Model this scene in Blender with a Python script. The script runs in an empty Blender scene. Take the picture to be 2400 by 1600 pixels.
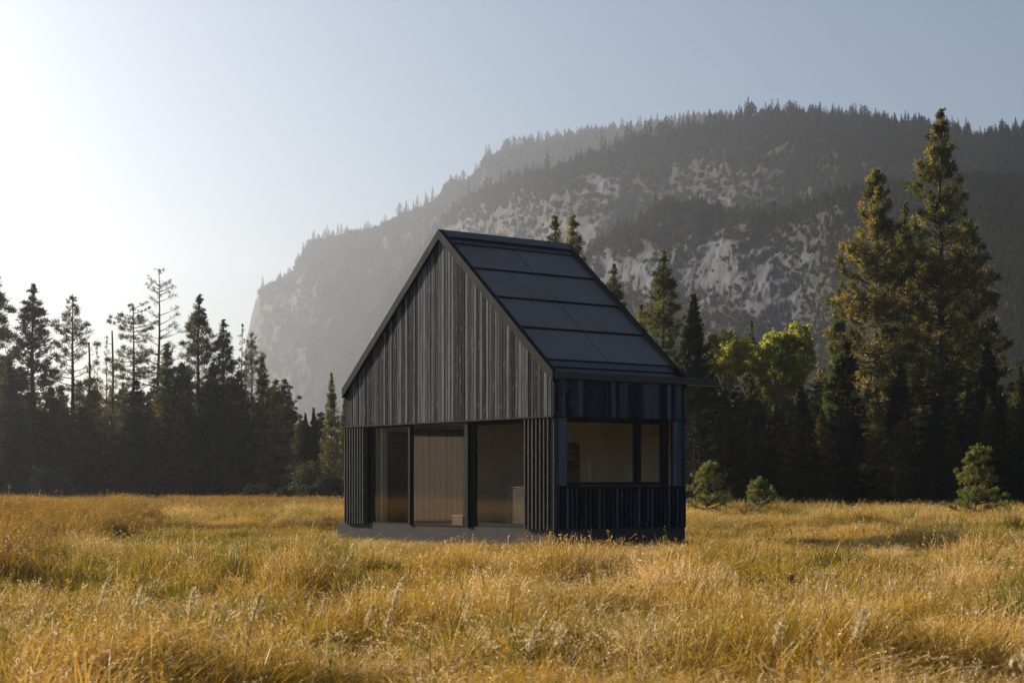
import bpy, math, random
import numpy as np
from mathutils import Vector, Matrix

C = bpy.context.scene.collection
SC = bpy.context.scene
R = math.radians
random.seed(7)

# ------------------------------------------------------------------ camera
FPX = 4015.0            # focal length in photo pixels (2400 wide)
HOR = 1138.0            # horizon row in the photo
CAMZ = 1.4
cam_d = bpy.data.cameras.new('camera')
cam = bpy.data.objects.new('camera', cam_d)
C.objects.link(cam)
cam.location = (0, 0, CAMZ)
cam.rotation_euler = (R(90), 0, 0)
cam_d.sensor_width = 36
cam_d.lens = FPX / 2400 * 36
cam_d.shift_y = (HOR - 800) / 2400
cam_d.clip_start = 0.1
cam_d.clip_end = 12000
cam_d.dof.use_dof = True
cam_d.dof.focus_distance = 40
cam_d.dof.aperture_fstop = 4.5
SC.camera = cam

# ------------------------------------------------------------------ light
SUN_AZ, SUN_EL = -51.0, 20.0       # degrees; azimuth from the view axis, minus = left
w = bpy.data.worlds.new('World')
SC.world = w
w.use_nodes = True
nt = w.node_tree
nt.nodes.clear()
sky = nt.nodes.new('ShaderNodeTexSky')
sky.sky_type = 'NISHITA'
sky.sun_disc = False
sky.sun_elevation = R(SUN_EL)
sky.sun_rotation = R(SUN_AZ)
sky.altitude = 1200
sky.air_density = 1.0
sky.dust_density = 2.2
sky.ozone_density = 1.0
bg = nt.nodes.new('ShaderNodeBackground')
bg.inputs['Strength'].default_value = 0.050
wo = nt.nodes.new('ShaderNodeOutputWorld')
nt.links.new(sky.outputs[0], bg.inputs[0])
nt.links.new(bg.outputs[0], wo.inputs[0])
sd = bpy.data.lights.new('sun', 'SUN')
sd.energy = 5.0
sd.angle = R(0.5)
sd.color = (1.0, 0.86, 0.68)
sun = bpy.data.objects.new('sun', sd)
C.objects.link(sun)
sdir = Vector((math.sin(R(SUN_AZ)) * math.cos(R(SUN_EL)), math.cos(R(SUN_AZ)) * math.cos(R(SUN_EL)), math.sin(R(SUN_EL))))
sun.rotation_euler = (-sdir).to_track_quat('-Z', 'Y').to_euler()
sun.location = (-30, 30, 60)

SC.view_settings.view_transform = 'Standard'
SC.view_settings.look = 'None'
SC.view_settings.exposure = 1.05
SC.view_settings.gamma = 1
cy = SC.cycles
cy.use_denoising = True
cy.denoising_prefilter = 'NONE'
cy.use_adaptive_sampling = False
cy.max_bounces = 8
cy.diffuse_bounces = 3
cy.glossy_bounces = 3
cy.transmission_bounces = 4
cy.transparent_max_bounces = 12
cy.volume_bounces = 0
cy.caustics_reflective = False
cy.caustics_refractive = False
cy.sample_clamp_indirect = 2

HAZE_DENSITY = 0.00024

# ------------------------------------------------------------------ noise
_rng = np.random.default_rng(11)
_G = _rng.random((256, 256))


def vnoise(x, y):
    xi = np.floor(x).astype(int); yi = np.floor(y).astype(int)
    fx = x - xi; fy = y - yi
    fx = fx * fx * (3 - 2 * fx); fy = fy * fy * (3 - 2 * fy)
    a = _G[xi % 256, yi % 256]; b = _G[(xi + 1) % 256, yi % 256]
    c = _G[xi % 256, (yi + 1) % 256]; d = _G[(xi + 1) % 256, (yi + 1) % 256]
    return (a * (1 - fx) + b * fx) * (1 - fy) + (c * (1 - fx) + d * fx) * fy


def fbm(x, y, o=4, g=0.5):
    s = 0; a = 1; n = 0
    x = np.asarray(x, float); y = np.asarray(y, float)
    for k in range(o):
        s = s + a * vnoise(x * 2 ** k + 17.3 * k, y * 2 ** k + 5.1 * k); n += a; a *= g
    return s / n


def ridged(x, y, o=4):
    s = 0; a = 1; n = 0
    x = np.asarray(x, float); y = np.asarray(y, float)
    for k in range(o):
        s = s + a * (1 - np.abs(2 * vnoise(x * 2 ** k + 7.7 * k, y * 2 ** k + 3.3 * k) - 1)); n += a; a *= 0.5
    return s / n


def at(px, py, D):
    """photo pixel + depth -> world point"""
    return Vector(((px - 1200) / FPX * D, D, CAMZ - (py - HOR) / FPX * D))


# ------------------------------------------------------------------ object helpers
def np_mesh(name, V, F, mats=(), mi=None, tone=None, smooth=False, attrs=None):
    """F: list of (k,n) integer arrays (triangles and / or quads)"""
    V = np.asarray(V, np.float32)
    F = [np.asarray(f, np.int32) for f in (F if isinstance(F, list) else [F]) if len(f)]
    me = bpy.data.meshes.new(name)
    me.vertices.add(len(V)); me.vertices.foreach_set('co', V.ravel())
    loops = np.concatenate([f.ravel() for f in F])
    tot = np.concatenate([np.full(len(f), f.shape[1], np.int32) for f in F])
    st = np.concatenate([[0], np.cumsum(tot)[:-1]]).astype(np.int32)
    me.loops.add(len(loops)); me.loops.foreach_set('vertex_index', loops)
    me.polygons.add(len(tot)); me.polygons.foreach_set('loop_start', st)
    if mi is not None:
        me.polygons.foreach_set('material_index', np.asarray(mi, np.int32))
    me.polygons.foreach_set('use_smooth', np.full(len(tot), smooth))
    for m in mats:
        me.materials.append(m)
    if tone is not None:
        a = me.attributes.new('tone', 'FLOAT', 'FACE'); a.data.foreach_set('value', np.asarray(tone, np.float32))
    for k, (dom, val) in (attrs or {}).items():
        a = me.attributes.new(k, 'FLOAT', dom); a.data.foreach_set('value', np.asarray(val, np.float32))
    me.update(calc_edges=True)
    me.validate()
    return me


def link(name, me, parent=None, loc=(0, 0, 0)):
    o = bpy.data.objects.new(name, me)
    C.objects.link(o)
    o.location = loc
    if parent:
        o.parent = parent
    return o


def tag(o, label=None, cat=None, group=None, kind=None):
    if label: o['label'] = label
    if cat: o['category'] = cat
    if group: o['group'] = group
    if kind: o['kind'] = kind
    return o


def empty(name, loc=(0, 0, 0), rz=0.0):
    o = bpy.data.objects.new(name, None)
    C.objects.link(o)
    o.empty_display_size = 0.2
    o.location = loc
    o.rotation_euler = (0, 0, rz)
    return o


class MB:
    """collects boxes and prisms, builds ONE mesh"""
    def __init__(s):
        s.V = []; s.F3 = []; s.F4 = []; s.t3 = []; s.t4 = []

    def box(s, x0, x1, y0, y1, z0, z1, t=0.5):
        return s.hexa([(x0, y0, z0), (x1, y0, z0), (x1, y1, z0), (x0, y1, z0), (x0, y0, z1), (x1, y0, z1), (x1, y1, z1), (x0, y1, z1)], t)

    def hexa(s, P, t=0.5):
        n = len(s.V); s.V += P
        for q in ((0, 3, 2, 1), (4, 5, 6, 7), (0, 1, 5, 4), (1, 2, 6, 5), (2, 3, 7, 6), (3, 0, 4, 7)):
            s.F4.append([n + i for i in q]); s.t4.append(t)
        return s

    def build(s, name, m, parent=None, bevel=0):
        me = np_mesh(name, s.V, [np.array(s.F4)], (m,), tone=s.t4)
        o = link(name, me, parent)
        if bevel:
            b = o.modifiers.new('bevel', 'BEVEL'); b.width = bevel; b.segments = 2; b.limit_method = 'ANGLE'
        return o


def tube(P, rad, n=6):
    """tapered tube through points P -> V, quads"""
    P = np.asarray(P, float); rad = np.asarray(rad, float)
    d = np.gradient(P, axis=0); d /= np.linalg.norm(d, axis=1)[:, None] + 1e-9
    ref = np.where(np.abs(d[:, 2:3]) > .9, [[1., 0, 0]], [[0, 0, 1.]])
    u = np.cross(d, ref); u /= np.linalg.norm(u, axis=1)[:, None] + 1e-9
    v = np.cross(d, u)
    a = np.arange(n) / n * 2 * np.pi
    V = (P[:, None] + rad[:, None, None] * (np.cos(a)[None, :, None] * u[:, None] + np.sin(a)[None, :, None] * v[:, None])).reshape(-1, 3)
    k = np.arange(len(P) - 1)[:, None] * n; j = np.arange(n)[None]
    q = np.stack([k + j, k + (j + 1) % n, k + n + (j + 1) % n, k + n + j], -1).reshape(-1, 4)
    return V, q


class Acc:
    def __init__(s): s.V = []; s.F = []; s.T = []; s.n = 0

    def add(s, V, F, t=None):
        s.V.append(V); s.F.append(np.asarray(F) + s.n); s.n += len(V)
        s.T.append(np.full(len(F), .5) if t is None else t)

    def arr(s): return np.concatenate(s.V), np.concatenate(s.F), np.concatenate(s.T)


# ------------------------------------------------------------------ materials
def mat(name):
    m = bpy.data.materials.new(name); m.use_nodes = True
    m.node_tree.nodes.clear()
    return m, m.node_tree.nodes, m.node_tree.links


def N(ns, t, **kw):
    n = ns.new(t)
    for k, v in kw.items():
        if hasattr(n, k) and k not in n.inputs: setattr(n, k, v)
        else: n.inputs[k].default_value = v
    return n


def ramp(ns, pts):
    r = ns.new('ShaderNodeValToRGB'); e = r.color_ramp.elements
    while len(e) > 1: e.remove(e[-1])
    for i, (p, c) in enumerate(pts):
        if i == 0: el = e[0]; el.position = p
        else: el = e.new(p)
        el.color = (*c, 1)
    return r


def simple(name, col, rough=0.5, metal=0.0, spec=0.5, bump=0.0, bscale=30, var=0.15, vscale=3):
    m, ns, ls = mat(name)
    p = N(ns, 'ShaderNodeBsdfPrincipled', Roughness=rough, Metallic=metal)
    p.inputs['Specular IOR Level'].default_value = spec
    tc = ns.new('ShaderNodeTexCoord')
    nz = N(ns, 'ShaderNodeTexNoise', Scale=vscale, Detail=5.0)
    ls.new(tc.outputs['Object'], nz.inputs['Vector'])
    r = ramp(ns, [(.3, tuple(c * (1 - var) for c in col)), (.7, tuple(min(1, c * (1 + var)) for c in col))])
    ls.new(nz.outputs[0], r.inputs[0]); ls.new(r.outputs[0], p.inputs['Base Color'])
    mr = N(ns, 'ShaderNodeMapRange'); mr.inputs['To Min'].default_value = rough * .85; mr.inputs['To Max'].default_value = min(1, rough * 1.15)
    ls.new(nz.outputs[0], mr.inputs[0]); ls.new(mr.outputs[0], p.inputs['Roughness'])
    if bump:
        n2 = N(ns, 'ShaderNodeTexNoise', Scale=bscale, Detail=4.0)
        ls.new(tc.outputs['Object'], n2.inputs['Vector'])
        b = N(ns, 'ShaderNodeBump', Strength=bump, Distance=0.01)
        ls.new(n2.outputs[0], b.inputs['Height']); ls.new(b.outputs[0], p.inputs['Normal'])
    o = ns.new('ShaderNodeOutputMaterial'); ls.new(p.outputs[0], o.inputs[0])
    return m


def charred(name, lo, hi, spec=.08):
    """vertical charred boards: per board tone, long grain, silvery flakes and knots"""
    m, ns, ls = mat(name)
    tc = ns.new('ShaderNodeTexCoord')
    at_ = N(ns, 'ShaderNodeAttribute', attribute_name='tone')
    mp = ns.new('ShaderNodeMapping'); mp.inputs['Scale'].default_value = (34, 34, 1.0)
    ls.new(tc.outputs['Object'], mp.inputs[0])
    # shift the grain for every board
    cm = ns.new('ShaderNodeCombineXYZ'); mu = N(ns, 'ShaderNodeMath', operation='MULTIPLY'); mu.inputs[1].default_value = 57.0
    ls.new(at_.outputs['Fac'], mu.inputs[0]); ls.new(mu.outputs[0], cm.inputs[2])
    ad = N(ns, 'ShaderNodeVectorMath', operation='ADD'); ls.new(mp.outputs[0], ad.inputs[0]); ls.new(cm.outputs[0], ad.inputs[1])
    g = N(ns, 'ShaderNodeTexNoise', Scale=1.0, Detail=6.0, Roughness=.65, Distortion=.6); ls.new(ad.outputs[0], g.inputs['Vector'])
    mp2 = ns.new('ShaderNodeMapping'); mp2.inputs['Scale'].default_value = (22, 22, 5)
    ls.new(tc.outputs['Object'], mp2.inputs[0])
    ad2 = N(ns, 'ShaderNodeVectorMath', operation='ADD'); ls.new(mp2.outputs[0], ad2.inputs[0]); ls.new(cm.outputs[0], ad2.inputs[1])
    fl = N(ns, 'ShaderNodeTexNoise', Scale=1.0, Detail=4.0, Roughness=.6, Distortion=1.0); ls.new(ad2.outputs[0], fl.inputs['Vector'])
    vo = N(ns, 'ShaderNodeTexVoronoi', Scale=1.0); mp3 = ns.new('ShaderNodeMapping'); mp3.inputs['Scale'].default_value = (5, 5, 1.2)
    ls.new(tc.outputs['Object'], mp3.inputs[0]); ls.new(mp3.outputs[0], vo.inputs['Vector'])
    kn = ramp(ns, [(.03, (0, 0, 0)), (.085, (1, 1, 1))]); ls.new(vo.outputs['Distance'], kn.inputs[0])
    r = ramp(ns, [(.28, lo), (.52, tuple(a * .7 + b * .3 for a, b in zip(lo, hi))), (.78, hi)])
    s = N(ns, 'ShaderNodeMath', operation='MULTIPLY_ADD'); s.inputs[1].default_value = .95
    t2 = N(ns, 'ShaderNodeMath', operation='MULTIPLY_ADD'); t2.inputs[1].default_value = .50; t2.inputs[2].default_value = -0.24
    ls.new(at_.outputs['Fac'], t2.inputs[0]); ls.new(g.outputs[0], s.inputs[0]); ls.new(t2.outputs[0], s.inputs[2]); ls.new(s.outputs[0], r.inputs[0])
    fr = ramp(ns, [(.60, (0, 0, 0)), (.70, (1, 1, 1))]); ls.new(fl.outputs[0], fr.inputs[0])
    mx = N(ns, 'ShaderNodeMixRGB', blend_type='MIX'); mx.inputs['Color2'].default_value = (*[min(1, c * 1.9) for c in hi], 1)
    mf = N(ns, 'ShaderNodeMath', operation='MULTIPLY'); mf.inputs[1].default_value = .55
    ls.new(fr.outputs[0], mf.inputs[0]); ls.new(mf.outputs[0], mx.inputs[0]); ls.new(r.outputs[0], mx.inputs['Color1'])
    mk = N(ns, 'ShaderNodeMixRGB', blend_type='MULTIPLY'); mk.inputs[0].default_value = .85
    ls.new(mx.outputs[0], mk.inputs['Color1']); ls.new(kn.outputs[0], mk.inputs['Color2'])
    p = N(ns, 'ShaderNodeBsdfPrincipled', Roughness=.85); p.inputs['Specular IOR Level'].default_value = spec
    ls.new(mk.outputs[0], p.inputs['Base Color'])
    b = N(ns, 'ShaderNodeBump', Strength=.6, Distance=.006); ls.new(g.outputs[0], b.inputs['Height']); ls.new(b.outputs[0], p.inputs['Normal'])
    o = ns.new('ShaderNodeOutputMaterial'); ls.new(p.outputs[0], o.inputs[0])
    return m


def foliage(name, cols, trans=.4, patch=None, pscale=.3, rough=.5, gloss=.05, obj_rand=.35):
    """leaf material: ramp over per-leaf tone, some world-space patchiness, translucent"""
    m, ns, ls = mat(name)
    a = N(ns, 'ShaderNodeAttribute', attribute_name='tone')
    oi = ns.new('ShaderNodeObjectInfo')
    add = N(ns, 'ShaderNodeMath', operation='MULTIPLY_ADD'); add.inputs[1].default_value = obj_rand
    sub = N(ns, 'ShaderNodeMath', operation='SUBTRACT'); sub.inputs[1].default_value = obj_rand / 2
    ls.new(oi.outputs['Random'], add.inputs[0]); ls.new(a.outputs['Fac'], add.inputs[2]); ls.new(add.outputs[0], sub.inputs[0])
    r = ramp(ns, [(i / (len(cols) - 1), c) for i, c in enumerate(cols)])
    ls.new(sub.outputs[0], r.inputs[0])
    col = r.outputs[0]
    if patch:
        geo = ns.new('ShaderNodeNewGeometry')
        nz = N(ns, 'ShaderNodeTexNoise', Scale=pscale, Detail=3.0); ls.new(geo.outputs['Position'], nz.inputs['Vector'])
        pr = ramp(ns, [(.38, (0, 0, 0)), (.62, (1, 1, 1))]); ls.new(nz.outputs[0], pr.inputs[0])
        mx = N(ns, 'ShaderNodeMixRGB', blend_type='MULTIPLY'); mx.inputs['Color2'].default_value = (*patch, 1)
        ls.new(pr.outputs[0], mx.inputs[0]); ls.new(col, mx.inputs['Color1']); col = mx.outputs[0]
    d = N(ns, 'ShaderNodeBsdfDiffuse'); t = N(ns, 'ShaderNodeBsdfTranslucent')
    ls.new(col, d.inputs[0]); ls.new(col, t.inputs[0])
    mix = N(ns, 'ShaderNodeMixShader', Fac=trans); ls.new(d.outputs[0], mix.inputs[1]); ls.new(t.outputs[0], mix.inputs[2])
    g = N(ns, 'ShaderNodeBsdfGlossy', Roughness=rough); g.inputs[0].default_value = (1, 1, 1, 1)
    m2 = N(ns, 'ShaderNodeMixShader', Fac=gloss); ls.new(mix.outputs[0], m2.inputs[1]); ls.new(g.outputs[0], m2.inputs[2])
    o = ns.new('ShaderNodeOutputMaterial'); ls.new(m2.outputs[0], o.inputs[0])
    return m


def glass_mat(name, tint, ior=1.5, lift=.0):
    m, ns, ls = mat(name)
    t = N(ns, 'ShaderNodeBsdfTransparent'); t.inputs[0].default_value = (*tint, 1)
    g = N(ns, 'ShaderNodeBsdfGlossy', Roughness=0.0); g.inputs[0].default_value = (.95, .95, .95, 1)
    geo = ns.new('ShaderNodeNewGeometry')
    dt = N(ns, 'ShaderNodeVectorMath', operation='DOT_PRODUCT'); ls.new(geo.outputs['Incoming'], dt.inputs[0]); ls.new(geo.outputs['Normal'], dt.inputs[1])
    ab = N(ns, 'ShaderNodeMath', operation='ABSOLUTE'); ls.new(dt.outputs['Value'], ab.inputs[0])
    om = N(ns, 'ShaderNodeMath', operation='SUBTRACT'); om.inputs[0].default_value = 1; ls.new(ab.outputs[0], om.inputs[1])
    pw = N(ns, 'ShaderNodeMath', operation='POWER'); pw.inputs[1].default_value = 5; ls.new(om.outputs[0], pw.inputs[0])
    r0 = ((ior - 1) / (ior + 1)) ** 2
    ad = N(ns, 'ShaderNodeMath', operation='MULTIPLY_ADD'); ad.inputs[1].default_value = 1 - r0 - lift; ad.inputs[2].default_value = r0 + lift
    ls.new(pw.outputs[0], ad.inputs[0])
    mx = ns.new('ShaderNodeMixShader'); ls.new(ad.outputs[0], mx.inputs[0]); ls.new(t.outputs[0], mx.inputs[1]); ls.new(g.outputs[0], mx.inputs[2])
    o = ns.new('ShaderNodeOutputMaterial'); ls.new(mx.outputs[0], o.inputs[0])
    return m


M = {}
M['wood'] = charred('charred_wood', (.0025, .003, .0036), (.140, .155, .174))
M['wood_skylit'] = charred('charred_wood_skylit', (.010, .016, .028), (.095, .125, .178))  # blue cast of the skylight put into the wood colour
M['slat'] = simple('charred_slat', (.060, .061, .064), .8, spec=.1, var=.4, vscale=12)
M['black'] = simple('black_membrane', (.006, .006, .006), .9, spec=.1)
M['metal'] = simple('anthracite_metal', (.016, .018, .021), .75, spec=.06, var=.08)
M['roofmetal'] = simple('roof_metal', (.022, .026, .033), .35, spec=.5, var=.08)
M['trim_edge'] = simple('bronze_edge', (.05, .042, .033), .5)
M['solar'] = simple('solar_glass', (.112, .102, .099), .45, spec=.35, var=.2, vscale=1.2)
M['frame'] = simple('window_frame', (.016, .017, .019), .75, spec=.06, var=.08)
M['plinth'] = simple('dark_concrete', (.050, .051, .054), .9, spec=.15, bump=.3, bscale=60, var=.12, vscale=4)
M['glass'] = glass_mat('window_glass', (.88, .86, .84), 1.5, .12)
M['ply'] = simple('warm_ply', (.50, .46, .42), .6, var=.12, vscale=2)
M['floorwood'] = simple('wood_floor', (.26, .20, .15), .45, var=.2, vscale=5)
M['door'] = simple('dark_door', (.06, .058, .055), .5)
M['white'] = simple('pale_cabinet', (.68, .62, .54), .5, var=.05)
M['bark'] = simple('bark', (.085, .055, .035), .9, bump=.6, bscale=8, var=.4, vscale=3)
M['bark_pale'] = simple('pale_bark', (.16, .13, .10), .9, bump=.5, bscale=8, var=.3, vscale=3)
M['needle'] = foliage('pine_needles', [(.045, .055, .015), (.085, .085, .022), (.15, .12, .035), (.22, .14, .045)], .52, gloss=.03)
M['needle_fir'] = foliage('fir_needles', [(.032, .045, .014), (.060, .070, .020), (.11, .105, .03)], .48, gloss=.03)
M['needle_dark'] = foliage('shaded_cedar_needles', [(.012, .020, .009), (.020, .030, .012), (.032, .040, .015)], .22, gloss=.02)  # dark cedar colour; on firs and bush it stands in for forest shade
M['needle_sunlit'] = foliage('sunlit_needles', [(.055, .070, .018), (.15, .145, .032), (.44, .32, .075)], .5, gloss=.03)  # golden sunlight put into the needle colour of the sunlit conifers
M['needle_young'] = foliage('young_needles', [(.08, .13, .02), (.18, .22, .04), (.30, .22, .06)], .4, gloss=.04)
M['leaf'] = foliage('autumn_leaves', [(.20, .26, .03), (.42, .42, .05), (.60, .48, .07)], .6, gloss=.05)
M['bush'] = foliage('willow_leaves', [(.035, .040, .025), (.06, .065, .038), (.09, .085, .045)], .35, gloss=.0)
M['scrub'] = foliage('mountain_scrub', [(.022, .028, .016), (.044, .048, .026), (.095, .082, .042)], .25, gloss=.0)
M['grass'] = foliage('meadow_grass', [(.10, .14, .010), (.34, .26, .022), (.60, .35, .042), (.74, .46, .12), (.90, .72, .46)], .40,
                     patch=(.62, .64, .45), pscale=.22, rough=.4, gloss=.03, obj_rand=.30)
M['reed'] = foliage('reed_blades', [(.08, .055, .012), (.24, .14, .024), (.46, .27, .05)], .55, rough=.45, gloss=.02, obj_rand=.2)
M['curtain'] = foliage('curtain_cloth', [(.085, .074, .066), (.115, .10, .09)], .5, gloss=.0, obj_rand=0.)
M['plume'] = foliage('seed_plume', [(.42, .32, .16), (.58, .47, .28), (.70, .60, .40)], .6, gloss=.0)
M['weed'] = foliage('weed_leaves', [(.20, .22, .02), (.38, .30, .03), (.50, .30, .03)], .5, gloss=.04)


def ground_mat():
    m, ns, ls = mat('meadow_soil')
    geo = ns.new('ShaderNodeNewGeometry')
    n1 = N(ns, 'ShaderNodeTexNoise', Scale=.25, Detail=6.0); n2 = N(ns, 'ShaderNodeTexNoise', Scale=9.0, Detail=5.0)
    for n in (n1, n2): ls.new(geo.outputs['Position'], n.inputs['Vector'])
    r1 = ramp(ns, [(.35, (.045, .035, .014)), (.65, (.10, .07, .025))]); ls.new(n1.outputs[0], r1.inputs[0])
    r2 = ramp(ns, [(.3, (.4, .4, .4)), (.7, (1, 1, 1))]); ls.new(n2.outputs[0], r2.inputs[0])
    mx = N(ns, 'ShaderNodeMixRGB', blend_type='MULTIPLY', Fac=1.0); ls.new(r1.outputs[0], mx.inputs['Color1']); ls.new(r2.outputs[0], mx.inputs['Color2'])
    p = N(ns, 'ShaderNodeBsdfPrincipled', Roughness=.95); p.inputs['Specular IOR Level'].default_value = .1
    ls.new(mx.outputs[0], p.inputs['Base Color'])
    b = N(ns, 'ShaderNodeBump', Strength=.8, Distance=.1); ls.new(n2.outputs[0], b.inputs['Height']); ls.new(b.outputs[0], p.inputs['Normal'])
    o = ns.new('ShaderNodeOutputMaterial'); ls.new(p.outputs[0], o.inputs[0])
    return m


def rock_mat():
    m, ns, ls = mat('granite_slope')
    geo = ns.new('ShaderNodeNewGeometry')
    v = N(ns, 'ShaderNodeAttribute', attribute_name='veg')
    mp = ns.new('ShaderNodeMapping'); mp.inputs['Scale'].default_value = (.045, .045, .028); ls.new(geo.outputs['Position'], mp.inputs[0])
    n1 = N(ns, 'ShaderNodeTexNoise', Scale=1.0, Detail=8.0, Roughness=.65, Distortion=.8); ls.new(mp.outputs[0], n1.inputs['Vector'])
    n2 = N(ns, 'ShaderNodeTexNoise', Scale=.22, Detail=8.0, Roughness=.75); ls.new(geo.outputs['Position'], n2.inputs['Vector'])
    rr = ramp(ns, [(.32, (.030, .034, .042)), (.5, (.060, .066, .079)), (.75, (.125, .134, .155))]); ls.new(n1.outputs[0], rr.inputs[0])
    vo = N(ns, 'ShaderNodeTexVoronoi', Scale=.055, feature='DISTANCE_TO_EDGE'); mv = ns.new('ShaderNodeMixRGB'); mv.inputs[0].default_value = .12
    sv = N(ns, 'ShaderNodeVectorMath', operation='MULTIPLY_ADD'); sv.inputs[1].default_value = (14, 14, 14); ls.new(n2.outputs['Color'], sv.inputs[0]); ls.new(geo.outputs['Position'], sv.inputs[2])
    ls.new(sv.outputs[0], vo.inputs['Vector'])
    ck = ramp(ns, [(.0, (.35, .35, .36)), (.06, (1, 1, 1))]); ls.new(vo.outputs['Distance'], ck.inputs[0])
    rk = N(ns, 'ShaderNodeMixRGB', blend_type='MULTIPLY', Fac=.8); ls.new(rr.outputs[0], rk.inputs['Color1']); ls.new(ck.outputs[0], rk.inputs['Color2']); rr = rk
    rv = ramp(ns, [(.3, (.010, .012, .009)), (.7, (.026, .027, .019))]); ls.new(n2.outputs[0], rv.inputs[0])
    n3 = N(ns, 'ShaderNodeTexNoise', Scale=.9, Detail=6.0, Roughness=.8); ls.new(geo.outputs['Position'], n3.inputs['Vector'])
    # vegetation creeps into the rock along a noisy edge
    a = N(ns, 'ShaderNodeMath', operation='MULTIPLY_ADD'); a.inputs[1].default_value = .9
    n23 = N(ns, 'ShaderNodeMixRGB', Fac=.6); ls.new(n2.outputs[0], n23.inputs['Color1']); ls.new(n3.outputs[0], n23.inputs['Color2'])
    ls.new(n23.outputs[0], a.inputs[0]); ls.new(v.outputs['Fac'], a.inputs[2])
    th = ramp(ns, [(.69, (0, 0, 0)), (.78, (1, 1, 1))]); 
    sc = N(ns, 'ShaderNodeMath', operation='MULTIPLY'); sc.inputs[1].default_value = .95; ls.new(a.outputs[0], sc.inputs[0]); ls.new(sc.outputs[0], th.inputs[0])
    mx = N(ns, 'ShaderNodeMixRGB'); ls.new(th.outputs[0], mx.inputs[0]); ls.new(rr.outputs[0], mx.inputs['Color1']); ls.new(rv.outputs[0], mx.inputs['Color2'])
    p = N(ns, 'ShaderNodeBsdfPrincipled', Roughness=.9); p.inputs['Specular IOR Level'].default_value = .15
    ls.new(mx.outputs[0], p.inputs['Base Color'])
    b = N(ns, 'ShaderNodeBump', Strength=.6, Distance=4.0); ls.new(n1.outputs[0], b.inputs['Height']); ls.new(b.outputs[0], p.inputs['Normal'])
    o = ns.new('ShaderNodeOutputMaterial'); ls.new(p.outputs[0], o.inputs[0])
    return m


M['soil'] = ground_mat()
M['rock'] = rock_mat()


# ------------------------------------------------------------------ ground
def gz(x, y):
    x = np.asarray(x, float); y = np.asarray(y, float)
    d = np.hypot(x, y)
    hc = np.clip((np.hypot(x - 0, y - 41.5) - 5) / 5, 0.1, 1)
    return hc * ((fbm(x * .22 + 40, y * .22 + 9, 2) - .5) * .34 + (fbm(x * .75 + 4, y * .55 + 19, 2) - .5) * .50) * np.clip(1.3 - d / 150, .25, 1)


def build_ground():
    rr = np.concatenate([np.arange(0.5, 60, .7), np.geomspace(60, 4200, 60)])
    na = 240
    aa = np.arange(na) / na * 2 * np.pi
    X = rr[:, None] * np.cos(aa); Y = rr[:, None] * np.sin(aa)
    V = np.stack([X, Y, gz(X, Y)], -1).reshape(-1, 3)
    k = np.arange(len(rr) - 1)[:, None] * na; j = np.arange(na)[None]
    q = np.stack([k + j, k + na + j, k + na + (j + 1) % na, k + (j + 1) % na], -1).reshape(-1, 4)
    V = np.vstack([V, [[0, 0, float(gz(0, 0))]]])
    t = np.stack([np.full(na, len(V) - 1), np.arange(na), (np.arange(na) + 1) % na], -1)
    o = link('ground', np_mesh('ground', V, [q, t], (M['soil'],), smooth=True))
    tag(o, kind='structure')


build_ground()

# ------------------------------------------------------------------ mountains
veg_pts = []       # (P, veg, layer)


def mountain(name, crest, base_D, prof, amp, seed, step=3.0, rows=150, veg_fn=None, jag=2.0):
    cr = np.array(crest, float)
    px = np.arange(cr[0, 0], cr[-1, 0] + .1, step)
    py = np.interp(px, cr[:, 0], cr[:, 1]); D = np.interp(px, cr[:, 0], cr[:, 2])
    zc = CAMZ - (py - HOR) / FPX * D
    bD = D - base_D * np.maximum(fbm(px / 160 + seed, px * 0 + 3, 2) * .6 + .7, .4) * np.convolve(np.pad(zc, 20, mode='edge'), np.ones(41) / 41, 'valid') - 25
    tf = np.linspace(0, 1, rows); tb = np.linspace(1, 2, 26)[1:]
    t = np.concatenate([tf, tb])[:, None]
    f = np.clip(t, 0, 1); bk = np.clip(t - 1, 0, 1)
    r = bD + (D - bD) * f + bk * D * .25
    z = zc * np.interp(f, prof[0], prof[1]) * (1 - bk ** 1.5 * .75)
    z = z + ((fbm(px / 16 + seed, px * 0 + seed, 4) - .5) * jag * 2.4) * np.clip((f - .88) / .12, 0, 1) ** 2
    x = (px - 1200) / FPX * r
    # gullies running down the slope, ledges across it
    s = seed * 3.1
    X = (px - 1200) / FPX * D + 0 * t
    wx = (fbm(X / 120 + s, z / 120 + s, 3) - .5) * 1.6
    gul = ridged(X / 150 + z / 260 + wx + s, z / 210 + wx + s, 5) - .5
    led = fbm(X / 46 + wx + s, z / 17 + s, 4) - .5
    fin = fbm(X / 22 + s, z / 26 + s, 6, .62) - .5
    fade = np.clip((1 - f) / .06, 0, 1) * np.clip(f / .04, 0, 1)
    amp = amp * (D / D.max())
    disp = (gul * amp + led * amp * .28 + fin * amp * .8) * fade
    r2 = r - disp * 1.2
    z2 = z + disp * .25
    x2 = (px - 1200) / FPX * r2
    z2[t[:, 0] == 0] = -4
    V = np.stack([x2, r2, z2], -1)
    n, mcol = V.shape[:2]
    k = np.arange(n - 1)[:, None] * mcol; j = np.arange(mcol - 1)[None]
    q = np.stack([k + j, k + j + 1, k + mcol + j + 1, k + mcol + j], -1).reshape(-1, 4)
    PX = px + 0 * t; PY = HOR - (z2 - CAMZ) / r2 * FPX
    veg = veg_fn(PX, PY, f + 0 * PX, X, z) if veg_fn else np.full(PX.shape, .5)
    o = link(name, np_mesh(name, V.reshape(-1, 3), [q], (M['rock'],), smooth=True, attrs={'veg': ('POINT', veg.ravel())}))
    tag(o, kind='structure')
    return V, veg, f + 0 * PX, PX, PY


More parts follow.
